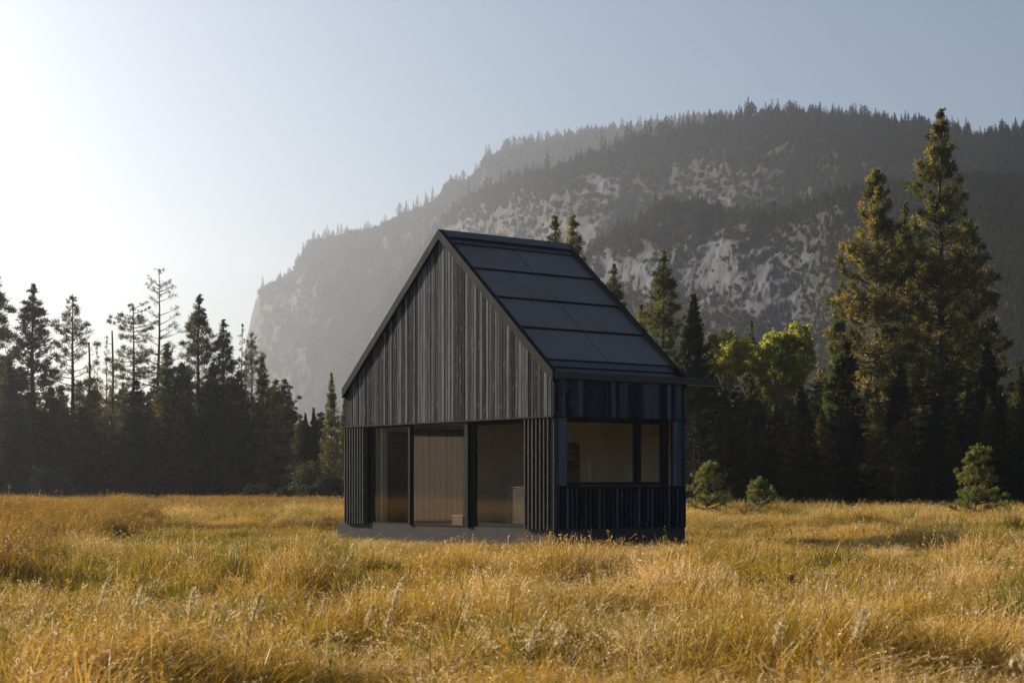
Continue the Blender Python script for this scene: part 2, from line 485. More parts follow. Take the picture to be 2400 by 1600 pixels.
def blob(PX, PY, x, y, rx, ry):
    return np.exp(-((PX - x) / rx) ** 2 - ((PY - y) / ry) ** 2)


def veg_far(PX, PY, f, X, z):
    v = .26 + 1.0 * (fbm((X + z * .4) / 60 + 3, z / 90 + 8, 7, .68) - .3)
    v += .45 * np.clip((f - .80) / .2, 0, 1)
    v += .35 * np.clip((PX - 900) / 400, 0, 1)
    return np.clip(v, 0, 1)


def veg_near(PX, PY, f, X, z):
    v = .58 + 1.25 * (fbm((X - z * .5) / 42 + 13, z / 60 + 2, 7, .68) - .45)
    v += .5 * np.clip((f - .82) / .15, 0, 1)
    v += .55 * np.clip((PX - 1750) / 350, 0, 1)
    for b in ((1180, 520, 150, 70), (1390, 430, 70, 45), (1040, 640, 100, 90), (950, 800, 80, 90), (1350, 560, 70, 50)):
        v -= .26 * blob(PX, PY, *b)
    return np.clip(v, 0, 1)


def veg_spur(PX, PY, f, X, z):
    v = .60 + 1.3 * (fbm((X - z * .4) / 30 + 23, z / 46 + 12, 7, .68) - .42)
    v += .4 * np.clip((f - .85) / .12, 0, 1)
    v += .40 * np.clip((PX - 1900) / 300, 0, 1)
    for b in ((1680, 590, 150, 42), (1600, 660, 110, 40), (1760, 680, 120, 60), (1840, 720, 40, 50), (1500, 640, 60, 50), (1420, 620, 30, 50), (2300, 560, 60, 80)):
        v -= .48 * blob(PX, PY, *b)
    return np.clip(v, 0, 1)


A_crest = [(566, 1090, 2700), (572, 900, 2697), (576, 800, 2694), (590, 738, 2687), (600, 702, 2681), (618, 680, 2671), (650, 664, 2653), (690, 642, 2631), (703, 612, 2624), (716, 592, 2616), (742, 572, 2602), (780, 558, 2581), (850, 551, 2542), (880, 540, 2525), (940, 508, 2491), (1000, 484, 2458), (1030, 464, 2441), (1045, 444, 2433), (1070, 430, 2419), (1090, 433, 2408), (1110, 417, 2397), (1128, 395, 2386), (1138, 376, 2381), (1160, 372, 2369), (1185, 354, 2355), (1250, 345, 2318), (1350, 335, 2263), (1450, 318, 2207), (1550, 305, 2151), (1650, 296, 2095), (1800, 330, 2012), (2000, 420, 1900)]
B_crest = [(664, 1120, 2450), (690, 1030, 2419), (760, 925, 2336), (800, 858, 2288), (870, 745, 2205), (930, 668, 2133), (985, 600, 2068), (1020, 545, 2008), (1045, 512, 1956), (1090, 475, 1861), (1150, 442, 1735), (1230, 420, 1567), (1300, 402, 1420), (1350, 385, 1389), (1450, 355, 1327), (1550, 328, 1265), (1650, 300, 1203), (1740, 286, 1147), (1830, 278, 1091), (1950, 280, 1017), (2050, 290, 955), (2140, 302, 899), (2230, 312, 843), (2260, 326, 825), (2330, 318, 796), (2480, 318, 778), (2800, 330, 738), (3100, 420, 700)]
C_crest = [(1150, 1120, 980), (1240, 900, 950), (1300, 740, 930), (1345, 655, 916), (1390, 580, 901), (1440, 548, 884), (1500, 518, 864), (1545, 490, 849), (1620, 492, 825), (1700, 512, 798), (1800, 520, 765), (1920, 500, 726), (2050, 470, 683), (2200, 455, 633), (2400, 450, 567), (2700, 470, 500), (3000, 600, 500)]
pa = ([0, .25, .5, .8, 1], [0, .20, .55, .90, 1.0])
LA = mountain('far_cliff', A_crest, 1.0, pa, 46, 1.7, 2.2, 170, veg_far, 5)
LB = mountain('mountain', B_crest, 1.15, ([0, .2, .5, .8, 1], [0, .16, .50, .86, 1.0]), 44, 5.2, 2.6, 190, veg_near, 5)
LC = mountain('mountain_spur', C_crest, 1.0, ([0, .25, .55, .8, 1], [0, .22, .62, .90, 1.0]), 38, 9.4, 2.6, 150, veg_spur, 4)


# ------------------------------------------------------------------ instancing helper (stuff only)
def scatter(name, P, rot, scl, idx, protos, label=None, cat=None):
    """one stuff object: instances of proto meshes on points"""
    col = bpy.data.collections.new(name + '_sources')
    for i, me in enumerate(protos):
        so = bpy.data.objects.new('%s_source_%02d' % (name, i), me); col.objects.link(so)
    me = bpy.data.meshes.new(name)
    P = np.asarray(P, np.float32)
    me.vertices.add(len(P)); me.vertices.foreach_set('co', P.ravel())
    a = me.attributes.new('rot', 'FLOAT_VECTOR', 'POINT'); a.data.foreach_set('vector', np.asarray(rot, np.float32).ravel())
    a = me.attributes.new('scl', 'FLOAT_VECTOR', 'POINT'); a.data.foreach_set('vector', np.asarray(scl, np.float32).ravel())
    a = me.attributes.new('idx', 'INT', 'POINT'); a.data.foreach_set('value', np.asarray(idx, np.int32))
    o = link(name, me)
    g = bpy.data.node_groups.new(name + '_scatter', 'GeometryNodeTree')
    g.interface.new_socket('Geometry', in_out='INPUT', socket_type='NodeSocketGeometry')
    g.interface.new_socket('Geometry', in_out='OUTPUT', socket_type='NodeSocketGeometry')
    gi = g.nodes.new('NodeGroupInput'); go = g.nodes.new('NodeGroupOutput')
    ci = g.nodes.new('GeometryNodeCollectionInfo'); ci.inputs['Collection'].default_value = col
    ci.inputs['Separate Children'].default_value = True; ci.inputs['Reset Children'].default_value = True
    ip = g.nodes.new('GeometryNodeInstanceOnPoints'); ip.inputs['Pick Instance'].default_value = True

    def named(nm, tp):
        n = g.nodes.new('GeometryNodeInputNamedAttribute'); n.data_type = tp; n.inputs['Name'].default_value = nm
        return n.outputs['Attribute']
    g.links.new(gi.outputs[0], ip.inputs['Points'])
    g.links.new(ci.outputs[0], ip.inputs['Instance'])
    g.links.new(named('idx', 'INT'), ip.inputs['Instance Index'])
    g.links.new(named('rot', 'FLOAT_VECTOR'), ip.inputs['Rotation'])
    g.links.new(named('scl', 'FLOAT_VECTOR'), ip.inputs['Scale'])
    g.links.new(ip.outputs[0], go.inputs[0])
    md = o.modifiers.new('scatter', 'NODES'); md.node_group = g
    tag(o, label, cat, kind='stuff')
    return o


# ------------------------------------------------------------------ trees
def rand_unit(rng, n):
    v = rng.normal(size=(n, 3)); return v / np.linalg.norm(v, axis=1)[:, None]


def tufts(rng, P, Dr, tone, n, ln, wd, spread, sz=None):
    """needle bunches: n thin triangles fanning out of each point P along Dr"""
    k = len(P)
    d = Dr[:, None] + spread * rand_unit(rng, k * n).reshape(k, n, 3)
    d /= np.linalg.norm(d, axis=2)[..., None]
    sz = np.ones(k) if sz is None else sz
    L = ln * rng.uniform(.6, 1.15, (k, n, 1)) * sz[:, None, None]
    b = P[:, None] + rng.normal(size=(k, n, 3)) * ln * .22 * sz[:, None, None]
    tip = b + d * L
    s = np.cross(d, rand_unit(rng, k * n).reshape(k, n, 3)); s /= np.linalg.norm(s, axis=2)[..., None] + 1e-9
    m = b + d * L * .45
    V = np.stack([b, m + s * wd, tip, m - s * wd], 2).reshape(-1, 3)
    i = np.arange(k * n) * 4
    F = np.stack([i, i + 1, i + 2, i + 3], -1)
    T = np.clip(np.repeat(tone, n) + rng.normal(size=k * n) * .10, 0, 1)
    return V, F, T


def conifer(seed, H=20., Rm=3., base=.12, nb=130, up=(.0, .7), droop=.25, per=5, n=16, ln=.45, wd=.022, spread=.9,
            prof=.75, irr=.3, tip0=.35, trunk_r=.26, bulge=.12, gold=.4, lean=0., clump=.0):
    rng = np.random.default_rng(seed)
    tr = Acc(); cr = Acc()
    zz = np.linspace(-.3, H, 12)
    wob = np.stack([lean * (zz / H) ** 1.3 * H + np.sin(zz * .5 + seed) * .05, np.cos(zz * .4 + seed) * .05, zz], -1)
    V, F = tube(wob, np.maximum(trunk_r * (1 - (zz / H)) ** .8, .015), 8); tr.add(V, F)
    P = []; Dv = []; T = []; S = []
    hs = base + (1 - base) * np.sort(rng.random(nb)) ** .9
    az = 0.
    gapp = rng.random(9)
    for h in hs:
        az += 2.4 + rng.normal() * .35
        q = (h - base) / (1 - base)
        w = (1 - q) ** prof * min(1, q / bulge + .55) if bulge else (1 - q) ** prof
        L = max(.10, Rm * w * (1 + irr * rng.normal()))
        L = min(L, Rm * 1.25)
        z0 = h * H
        el = up[0] + (up[1] - up[0]) * q + rng.normal() * .10
        d0 = np.array([math.cos(az) * math.cos(el), math.sin(az) * math.cos(el), math.sin(el)])
        st = np.array([np.interp(z0, zz, wob[:, 0]), np.interp(z0, zz, wob[:, 1]), z0])
        ss = np.linspace(0, 1, 4)
        pts = st + d0 * L * ss[:, None]; pts[:, 2] += L * (-droop * 2 * ss * (1 - ss) * (1 - q) + .12 * ss ** 2)
        V, F = tube(pts, np.interp(ss, [0, 1], [.035 + .012 * L, .008]), 3); tr.add(V, F)
        m = max(2, int(per * (L / Rm * 2 + .6)))
        s = rng.uniform(tip0, 1.03, m)
        if clump: s = 1.03 - (1.03 - tip0) * rng.random(m) ** (1 + clump)
        bp = np.stack([np.interp(s, ss, pts[:, i]) for i in range(3)], -1)
        side = np.array([-math.sin(az), math.cos(az), 0])
        lat = rng.uniform(-1, 1, m) * L * .33 * (1.15 - s)
        bp = bp + side * lat[:, None] + rng.normal(size=(m, 3)) * [.08, .08, .06]
        dd = d0 * .8 + side * (np.sign(lat) * .5)[:, None] + [0, 0, .45]
        S.append(np.full(m, .45 + .55 * min(1, (1 - q) * 5)))
        P.append(bp); Dv.append(dd / np.linalg.norm(dd, axis=1)[:, None])
        T.append(np.clip(gold + rng.normal() * .22 + rng.normal(size=m) * .12, 0, 1))
    # leader
    k = 7; zt = np.linspace(.94, 1.0, k) * H
    P.append(np.stack([np.interp(zt, zz, wob[:, 0]), np.interp(zt, zz, wob[:, 1]), zt], -1)); Dv.append(np.tile([0, 0, 1.], (k, 1))); T.append(np.full(k, gold)); S.append(np.full(k, .4))
    P = np.concatenate(P); Dv = np.concatenate(Dv); T = np.concatenate(T)
    V, F, T = tufts(rng, P, Dv, T, n, ln, wd, spread, np.concatenate(S)); cr.add(V, F, T)
    return tr.arr(), cr.arr()


def broadleaf(seed, H, lobes, trunk_r=.22, nleaf=9000, leaf=.10, base_tone=.5):
    """lobes: list of (x,y,z,r) leaf clouds; limbs run from the trunk to every lobe"""
    rng = np.random.default_rng(seed); tr = Acc(); cr = Acc()
    top = np.array([0, 0, H * .62])
    zz = np.linspace(-.2, 1, 8)
    trunk = np.stack([np.sin(zz * 3 + seed) * .12, np.cos(zz * 2.3 + seed) * .1, zz * top[2]], -1)
    V, F = tube(trunk, np.interp(zz, [0, 1], [trunk_r, trunk_r * .35]), 8); tr.add(V, F)
    tot = sum(l[3] ** 2 for l in lobes)
    for (x, y, z, r) in lobes:
        c = np.array([x, y, z])
        s0 = min(.95, max(.3, (z - r * 2.2) / top[2])); st = np.array([np.interp(s0, zz, trunk[:, i]) for i in range(3)])
        u = np.linspace(0, 1, 5)[:, None]; pts = st * (1 - u) + c * u; pts[:, 2] += np.sin(u[:, 0] * 3.1) * .25 * r
        V, F = tube(pts, np.linspace(trunk_r * .38, .02, 5), 5); tr.add(V, F)
        for q in range(5):
            e = c + rand_unit(rng, 1)[0] * r * .8
            V, F = tube(np.stack([pts[3], (pts[3] + e) / 2 + rng.normal(size=3) * .1, e]), [.03, .02, .008], 3); tr.add(V, F)
        k = int(nleaf * r * r / tot)
        sub = c + rand_unit(rng, 34) * r * rng.uniform(.3, 1.12, (34, 1))       # twig clusters give an uneven outline
        ci = rng.integers(0, 34, k)
        P = sub[ci] + rng.normal(size=(k, 3)) * r * .13
        d = rand_unit(rng, k) * .8 + [0, 0, -.2]; d /= np.linalg.norm(d, axis=1)[:, None]
        s = np.cross(d, rand_unit(rng, k)); s /= np.linalg.norm(s, axis=1)[:, None]
        L = leaf * rng.uniform(.7, 1.3, (k, 1))
        V = np.stack([P, P + d * L * .5 + s * L * .42, P + d * L, P + d * L * .5 - s * L * .42], 1).reshape(-1, 3)
        i = np.arange(k) * 4
        T = np.clip(base_tone + rng.normal() * .12 + rng.normal(size=34)[ci] * .14 + rng.normal(size=k) * .14, 0, 1)
        cr.add(V, np.stack([i, i + 1, i + 2, i + 3], -1), T)
    return tr.arr(), cr.arr()


def meshes(kind, tc, bark, leaf):
    (tv, tf, tt), (cv, cf, ct) = tc
    return (np_mesh(kind + '_trunk', tv, [tf], (bark,), smooth=True), np_mesh(kind + '_crown', cv, [cf], (leaf,), tone=ct))


def joined(kind, tc, bark, leaf):
    (tv, tf, tt), (cv, cf, ct) = tc
    return np_mesh(kind, np.vstack([tv, cv]), [np.vstack([tf, cf + len(tv)])], (bark, leaf), mi=np.r_[np.zeros(len(tf)), np.ones(len(cf))], tone=np.r_[tt, ct])


TC = {}
TC['pine_a'] = conifer(1, 20, 2.9, .10, 130, (-.05, .85), .25, 6, 18, .44, .028, .82, .80, .25, .30, gold=.45, clump=.6)
TC['pine_b'] = conifer(2, 20, 3.3, .16, 110, (.0, .75), .2, 6, 18, .44, .028, .82, .72, .36, .35, gold=.40, clump=.8)
TC['pine_open'] = conifer(3, 20, 3.4, .18, 90, (-.05, .80), .25, 5, 15, .42, .026, .82, .74, .30, .45, gold=.35, clump=1.0)
TC['pine_big'] = conifer(4, 22, 4.2, .08, 200, (-.05, .65), .25, 8, 20, .42, .030, 1.0, .70, .30, .30, trunk_r=.38, gold=.5, clump=.7)
TC['pine_tall'] = conifer(5, 24, 4.4, .06, 220, (-.05, .60), .25, 8, 20, .42, .030, 1.0, .78, .34, .30, trunk_r=.40, gold=.45, clump=.7)
TC['scraggly'] = conifer(6, 22, 2.6, .30, 62, (.10, .35), -.05, 3, 10, .38, .022, .8, .35, .35, .40, trunk_r=.27, gold=.3, lean=.012, clump=.8)
TC['flat_top'] = conifer(7, 20, 3.3, .18, 105, (-.15, .15), .10, 6, 15, .42, .024, .8, .34, .28, .30, trunk_r=.32, gold=.35, clump=.6)
TC['thin'] = conifer(8, 18, 1.7, .10, 60, (.2, .9), .1, 3, 12, .42, .024, .8, .7, .35, .25, trunk_r=.14, gold=.35)
TC['fir_a'] = conifer(9, 18, 3.0, .03, 210, (-.30, .55), .20, 6, 15, .36, .026, .75, .85, .14, .15, gold=.40)
TC['fir_b'] = conifer(10, 18, 3.6, .03, 210, (-.35, .50), .25, 6, 15, .38, .026, .75, .80, .18, .15, gold=.45)
TC['cedar'] = conifer(11, 16, 2.5, .02, 230, (-.1, .9), .25, 7, 16, .36, .030, .8, .75, .12, .15, gold=.35)
TC['young_a'] = conifer(12, 2.3, .98, .03, 58, (.15, 1.0), .05, 4, 26, .15, .012, .9, .55, .28, .55, trunk_r=.05, gold=.45)
TC['young_b'] = conifer(13, 1.7, .80, .05, 38, (.2, 1.0), .05, 4, 26, .15, .012, .9, .5, .28, .55, trunk_r=.04, gold=.4)
TC['young_c'] = conifer(14, 3.3, 1.22, .03, 84, (.15, 1.0), .05, 5, 26, .17, .012, .9, .6, .28, .5, trunk_r=.06, gold=.45)

LEAF = {'pine': M['needle'], 'fir': M['needle_fir'], 'dark': M['needle_dark'], 'gold': M['needle_sunlit'], 'young': M['needle_young']}
PROTO = {}      # (shape, leaf) -> (trunk mesh, crown mesh, height)
HT = {'pine_a': 20, 'pine_b': 20, 'pine_open': 20, 'pine_big': 22, 'pine_tall': 24, 'scraggly': 22, 'flat_top': 20, 'thin': 18, 'fir_a': 18, 'fir_b': 18, 'cedar': 16, 'young_a': 2.3, 'young_b': 1.7, 'young_c': 3.3}


def tree(name, shape, leaf, px, py, D, wide, rz, label, cat, group=None):
    """a tree thing whose tip stands at photo pixel (px,py) at depth D"""
    if (shape, leaf) not in PROTO:
        PROTO[(shape, leaf)] = meshes(shape, TC[shape], M['bark'], LEAF[leaf])
    tm, cm = PROTO[(shape, leaf)]
    top = at(px, py, D)
    g = float(gz(top.x, top.y))
    s = (top.z - g) / HT[shape]
    e = empty(name, (top.x, top.y, g), R(rz))
    e.scale = (s * wide, s * wide, s)
    tag(e, label, cat, group)
    link('trunk', tm, e); link('crown', cm, e)
    return e


LG = 'conifers at the left edge of the meadow'
RG = 'conifers of the right-hand forest'
MG = 'conifers glimpsed beside and behind the cabin'
T_ = tree
T_('pine_tree', 'pine_a', 'pine', -12, 640, 150, 1.35, 20, 'dark pine cut by the left border of the photo', 'tree', LG)
T_('pine_tree', 'pine_a', 'pine', 77, 670, 148, 1.4, 110, 'bushy pine with dense pointed crown, first whole tree from the left border', 'tree', LG)
T_('pine_tree', 'pine_open', 'pine', 170, 692, 150, 1.2, 50, 'open see-through pine standing apart against the bright sky, left forest', 'tree', LG)
T_('pine_tree', 'thin', 'pine', 228, 815, 156, .9, 0, 'small spindly pine just right of the bare dead pole', 'tree', LG)
T_('pine_tree', 'thin', 'pine', 250, 790, 154, .95, 80, 'slim young pine left of the flat-topped conifer', 'tree', LG)
T_('pine_tree', 'flat_top', 'pine', 313, 716, 150, .98, 30, 'flat-topped conifer with thick visible trunk, left forest', 'tree', LG)
T_('pine_tree', 'scraggly', 'pine', 368, 632, 152, 1.0, 0, 'tallest scraggly pine with bare trunk and thin whorls, left forest', 'tree', LG)
T_('pine_tree', 'pine_a', 'pine', 466, 694, 148, 1.2, 160, 'spired dense pine right of the tallest scraggly pine', 'tree', LG)
T_('pine_tree', 'pine_a', 'pine', 523, 752, 147, 1.2, 220, 'medium pine between the spired pine and the thin sparse one', 'tree', LG)
T_('pine_tree', 'thin', 'pine', 567, 762, 152, 1.0, 130, 'thin sparse pine touching the left end of the far cliff', 'tree', LG)
T_('pine_tree', 'pine_open', 'pine', 590, 778, 149, .9, 200, 'see-through pine whose tip stands against the far cliff', 'tree', LG)
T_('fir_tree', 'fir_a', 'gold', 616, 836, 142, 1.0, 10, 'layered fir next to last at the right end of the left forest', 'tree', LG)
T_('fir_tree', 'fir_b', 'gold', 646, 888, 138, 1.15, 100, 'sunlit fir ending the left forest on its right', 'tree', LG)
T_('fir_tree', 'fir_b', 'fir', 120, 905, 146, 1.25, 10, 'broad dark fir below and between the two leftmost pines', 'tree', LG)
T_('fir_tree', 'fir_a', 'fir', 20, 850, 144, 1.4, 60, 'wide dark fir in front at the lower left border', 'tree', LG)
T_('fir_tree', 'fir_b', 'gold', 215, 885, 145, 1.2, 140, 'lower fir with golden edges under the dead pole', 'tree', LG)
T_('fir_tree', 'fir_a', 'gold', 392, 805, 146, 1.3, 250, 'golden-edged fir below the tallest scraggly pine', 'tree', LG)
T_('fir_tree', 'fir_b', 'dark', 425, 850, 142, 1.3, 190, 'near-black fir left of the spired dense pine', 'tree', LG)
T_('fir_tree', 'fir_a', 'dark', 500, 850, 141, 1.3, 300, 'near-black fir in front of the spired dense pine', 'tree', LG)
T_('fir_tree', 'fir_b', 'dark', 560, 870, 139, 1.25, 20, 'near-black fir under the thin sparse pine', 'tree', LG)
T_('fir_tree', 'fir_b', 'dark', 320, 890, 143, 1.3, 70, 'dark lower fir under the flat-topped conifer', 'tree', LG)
# beside / behind the cabin
T_('fir_tree', 'cedar', 'dark', 716, 970, 125, .95, 0, 'small dark cedar left of the sunlit fir beside the cabin', 'tree', MG)
T_('fir_tree', 'cedar', 'dark', 735, 957, 127, .75, 90, 'slim dark cedar touching the sunlit fir beside the cabin', 'tree', MG)
T_('fir_tree', 'fir_a', 'gold', 777, 874, 120, .78, 40, 'sunlit golden fir just left of the cabin wall', 'tree', MG)
T_('fir_tree', 'fir_a', 'gold', 806, 934, 122, .62, 120, 'sunlit fir half hidden behind the cabin left corner', 'tree', MG)
T_('pine_tree', 'pine_a', 'gold', 1302, 512, 118, 1.0, 10, 'left of the two pine tips rising over the roof ridge', 'tree', MG)
T_('pine_tree', 'pine_a', 'gold', 1342, 510, 116, 1.0, 200, 'right of the two pine tips rising over the roof ridge', 'tree', MG)
T_('pine_tree', 'pine_a', 'pine', 1438, 624, 112, 1.0, 100, 'single pine tip behind the solar roof slope', 'tree', MG)
T_('pine_tree', 'fir_a', 'gold', 1503, 712, 108, .8, 0, 'small conifer between the solar roof and the golden pine', 'tree', MG)
# right-hand forest
T_('pine_tree', 'pine_a', 'gold', 1555, 594, 104, 1.22, 60, 'sunlit golden pine standing alone right of the roof', 'tree', RG)
T_('fir_tree', 'cedar', 'dark', 1626, 694, 98, 1.0, 0, 'dark pointed fir between golden pine and yellow cottonwoods', 'tree', RG)
T_('pine_tree', 'pine_a', 'pine', 1762, 755, 122, .6, 0, 'small dark pine top between the two yellow cottonwoods', 'tree', RG)
T_('fir_tree', 'cedar', 'young', 1966, 682, 112, .72, 0, 'narrow green column cedar at the left foot of the big pines', 'tree', RG)
T_('pine_tree', 'pine_big', 'gold', 2054, 402, 106, .90, 15, 'second tallest golden pine, left of the tallest one', 'tree', RG)
T_('pine_tree', 'pine_a', 'gold', 2120, 480, 110, .85, 150, 'smaller rusty pine squeezed between the two tallest pines', 'tree', RG)
T_('pine_tree', 'pine_tall', 'gold', 2204, 264, 106, .86, 70, 'tallest pine of the photo, golden left side, right forest', 'tree', RG)
T_('pine_tree', 'pine_big', 'pine', 2268, 520, 112, .95, 250, 'dark pine in the shade right of the tallest pine', 'tree', RG)
T_('fir_tree', 'fir_a', 'fir', 2392, 856, 96, .95, 0, 'small lit conifer at the right border of the photo', 'tree', RG)
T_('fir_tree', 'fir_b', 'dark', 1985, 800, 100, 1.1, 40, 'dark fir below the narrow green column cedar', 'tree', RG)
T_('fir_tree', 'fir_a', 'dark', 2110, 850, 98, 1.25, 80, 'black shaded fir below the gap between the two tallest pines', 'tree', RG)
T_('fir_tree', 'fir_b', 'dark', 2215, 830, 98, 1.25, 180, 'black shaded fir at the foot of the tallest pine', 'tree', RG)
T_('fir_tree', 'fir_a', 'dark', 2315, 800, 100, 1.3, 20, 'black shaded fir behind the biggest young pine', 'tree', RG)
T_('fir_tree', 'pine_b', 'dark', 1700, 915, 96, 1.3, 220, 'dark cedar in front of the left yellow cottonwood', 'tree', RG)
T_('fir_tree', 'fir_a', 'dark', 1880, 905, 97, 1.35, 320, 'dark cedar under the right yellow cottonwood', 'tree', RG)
YG = 'young pines at the meadow edge'
T_('young_pine', 'young_a', 'young', 1658, 1094, 68, 1.0, 0, 'young pine with bright left side, nearest the cabin', 'tree', YG)
T_('young_pine', 'young_b', 'young', 1780, 1131, 69, 1.0, 60, 'smallest young pine with rounded top, middle of the three', 'tree', YG)
T_('young_pine', 'young_c', 'young', 2288, 1051, 68, 1.0, 120, 'biggest young pine, alone in front of the black forest', 'tree', YG)


def cottonwood(seed, px, py, D, lobes_px, label, nleaf):
    top = at(px, py, D); g = float(gz(top.x, top.y)); k = D / FPX
    rng = np.random.default_rng(seed)
    lobes = [((x - px) * k, rng.uniform(-1, 1) * .9, CAMZ - (y - HOR) * k - g, r * k) for x, y, r in lobes_px]
    tm, cm = meshes('cottonwood', broadleaf(seed, CAMZ - (py - HOR) * k - g, lobes, .2, nleaf, .125, .5), M['bark_pale'], M['leaf'])
    e = empty('cottonwood', (top.x, top.y, g)); tag(e, label, 'tree', 'yellow cottonwoods in the right forest')
    link('trunk', tm, e); link('crown', cm, e)


cottonwood(21, 1708, 770, 101, [(1716, 798, 28), (1690, 818, 30), (1740, 820, 28), (1708, 842, 34), (1672, 792, 13), (1735, 855, 24), (1682, 850, 24), (1712, 815, 30), (1708, 880, 26), (1668, 825, 16)],
           'yellow-green cottonwood with rounded crown, left of the two', 17000)
cottonwood(22, 1830, 760, 102, [(1822, 802, 32), (1875, 785, 28), (1790, 835, 30), (1892, 815, 24), (1840, 850, 38), (1800, 880, 26), (1812, 915, 22), (1822, 945, 15), (1872, 865, 34), (1850, 815, 32), (1855, 895, 30), (1780, 865, 20)],
           'taller yellow cottonwood with a hanging lower bough, right of the two', 27000)


def dead_pole(px, py, D, lean, label):
    t = at(px, py, D); g = float(gz(t.x, t.y)); H = t.z - g
    zz = np.linspace(-.3, H, 9)
    P = np.stack([np.sin(zz * .7) * .05 + lean * zz, np.cos(zz * .6) * .04, zz], -1)
    a = Acc(); V, F = tube(P, np.interp(zz, [0, H], [.2, .07]), 7); a.add(V, F)
    rng = np.random.default_rng(int(px))
    for h in np.linspace(.35, .92, 7):
        az = rng.uniform(0, 6.28); L = rng.uniform(.3, .9); st = np.array([np.interp(h * H, zz, P[:, i]) for i in range(3)])
        V, F = tube(np.stack([st, st + [math.cos(az) * L, math.sin(az) * L, .1]]), [.03, .012], 7); a.add(V, F)
    e = empty('dead_tree', (t.x, t.y, g)); tag(e, label, 'tree', 'bare dead trunks in the left forest')
    V, F, _ = a.arr(); link('trunk', np_mesh('dead_trunk', V, [F], (M['bark'],), smooth=True), e)


dead_pole(209, 802, 149, 0, 'bare dead trunk like a pole, right of the open pine')
dead_pole(263, 775, 153, 0.003, 'thin bare snag left of the flat-topped conifer')


def bush(px, py, D, wpx, label, seed, mat_=None):
    t = at(px, py, D); g = float(gz(t.x, t.y)); k = D / FPX; H = t.z - g; W = wpx * k
    rng = np.random.default_rng(seed)
    lobes = [(rng.uniform(-.7, .7) * W, rng.uniform(-.5, .5) * W, H * rng.uniform(.35, .72), H * rng.uniform(.24, .36)) for _ in range(8)]
    lobes.append((0, 0, H * .70, H * .30))
    tm, cm = meshes('bush', broadleaf(seed, H * .8, lobes, .06, 5000, .11, .5), M['bark'], mat_ or M['bush'])
    e = empty('bush', (t.x, t.y, g)); tag(e, label, 'bush', 'shrubs at the edge of the left forest')
    link('stems', tm, e); link('foliage', cm, e)


bush(590, 1133, 122, 48, 'low grey-green willow bush, leftmost of the shrubs', 31)
bush(665, 1142, 120, 44, 'low grey willow bush, middle of the shrub row', 32)
bush(735, 1136, 118, 44, 'low grey willow bush nearest the cabin corner', 33)
bush(772, 1105, 119, 22, 'rounded lit bush beside the cabin left corner', 34)
bush(722, 1085, 121, 20, 'yellow-green bush below the sunlit golden fir', 35, M['needle_fir'])
bush(120, 1085, 132, 50, 'dark willow bush in the shade at the lower left', 36, M['needle_dark'])  # shade at the foot of the wood put into its leaf colour

# shaded wood behind the trees one can tell apart: one mass
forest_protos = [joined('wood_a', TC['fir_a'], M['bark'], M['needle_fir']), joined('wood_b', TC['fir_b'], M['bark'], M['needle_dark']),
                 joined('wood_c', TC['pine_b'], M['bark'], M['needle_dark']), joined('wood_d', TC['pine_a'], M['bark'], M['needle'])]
fr = np.random.default_rng(77)
FP = []; FS = []


def wood(n, az0, az1, d0, d1, h0, h1):
    a = np.radians(fr.uniform(az0, az1, n)); d = fr.uniform(d0, d1, n) / np.cos(np.clip(a, -.9, .9))
    FP.append(np.stack([np.sin(a) * d, np.cos(a) * d, gz(np.sin(a) * d, np.cos(a) * d)], -1)); FS.append(fr.uniform(h0, h1, n) / 18)


wood(240, -24, -7.3, 152, 205, 7, 11.5)       # behind the left trees
wood(110, -24, -7.6, 139, 150, 3.5, 7.5)
wood(60, -7.5, -4.5, 128, 200, 4, 6.5)        # gap left of the cabin
wood(300, 4.8, 24, 112, 165, 6, 8.8)          # behind the right trees
wood(120, 5.6, 24, 92, 108, 3.5, 6.5)
wood(200, 24, 105, 92, 150, 9, 17)            # to the right, reflected in the side window
wood(260, -100, -24, 150, 215, 7, 13)         # to the left, reflected in the big panes
for q_ in range(420):
    x_, y_ = fr.uniform(-128, -84), fr.uniform(15, 135)
    FP.append(np.array([[x_, y_, float(gz(x_, y_))]])); FS.append(np.array([fr.uniform(9, 15) / 18]))
for q_ in range(380):
    x_, y_ = fr.uniform(74, 118), fr.uniform(-40, 75)
    FP.append(np.array([[x_, y_, float(gz(x_, y_))]])); FS.append(np.array([fr.uniform(9, 15) / 18]))
FPa = np.concatenate(FP); FSa = np.concatenate(FS)
scatter('dark_wood', FPa, np.stack([0 * FSa, 0 * FSa, fr.uniform(0, 6.28, len(FSa))], -1),
        np.stack([FSa * 1.25, FSa * 1.25, FSa], -1), fr.integers(0, 4, len(FSa)), forest_protos,
        'dark shaded wood massed behind the nearer trees', 'forest')


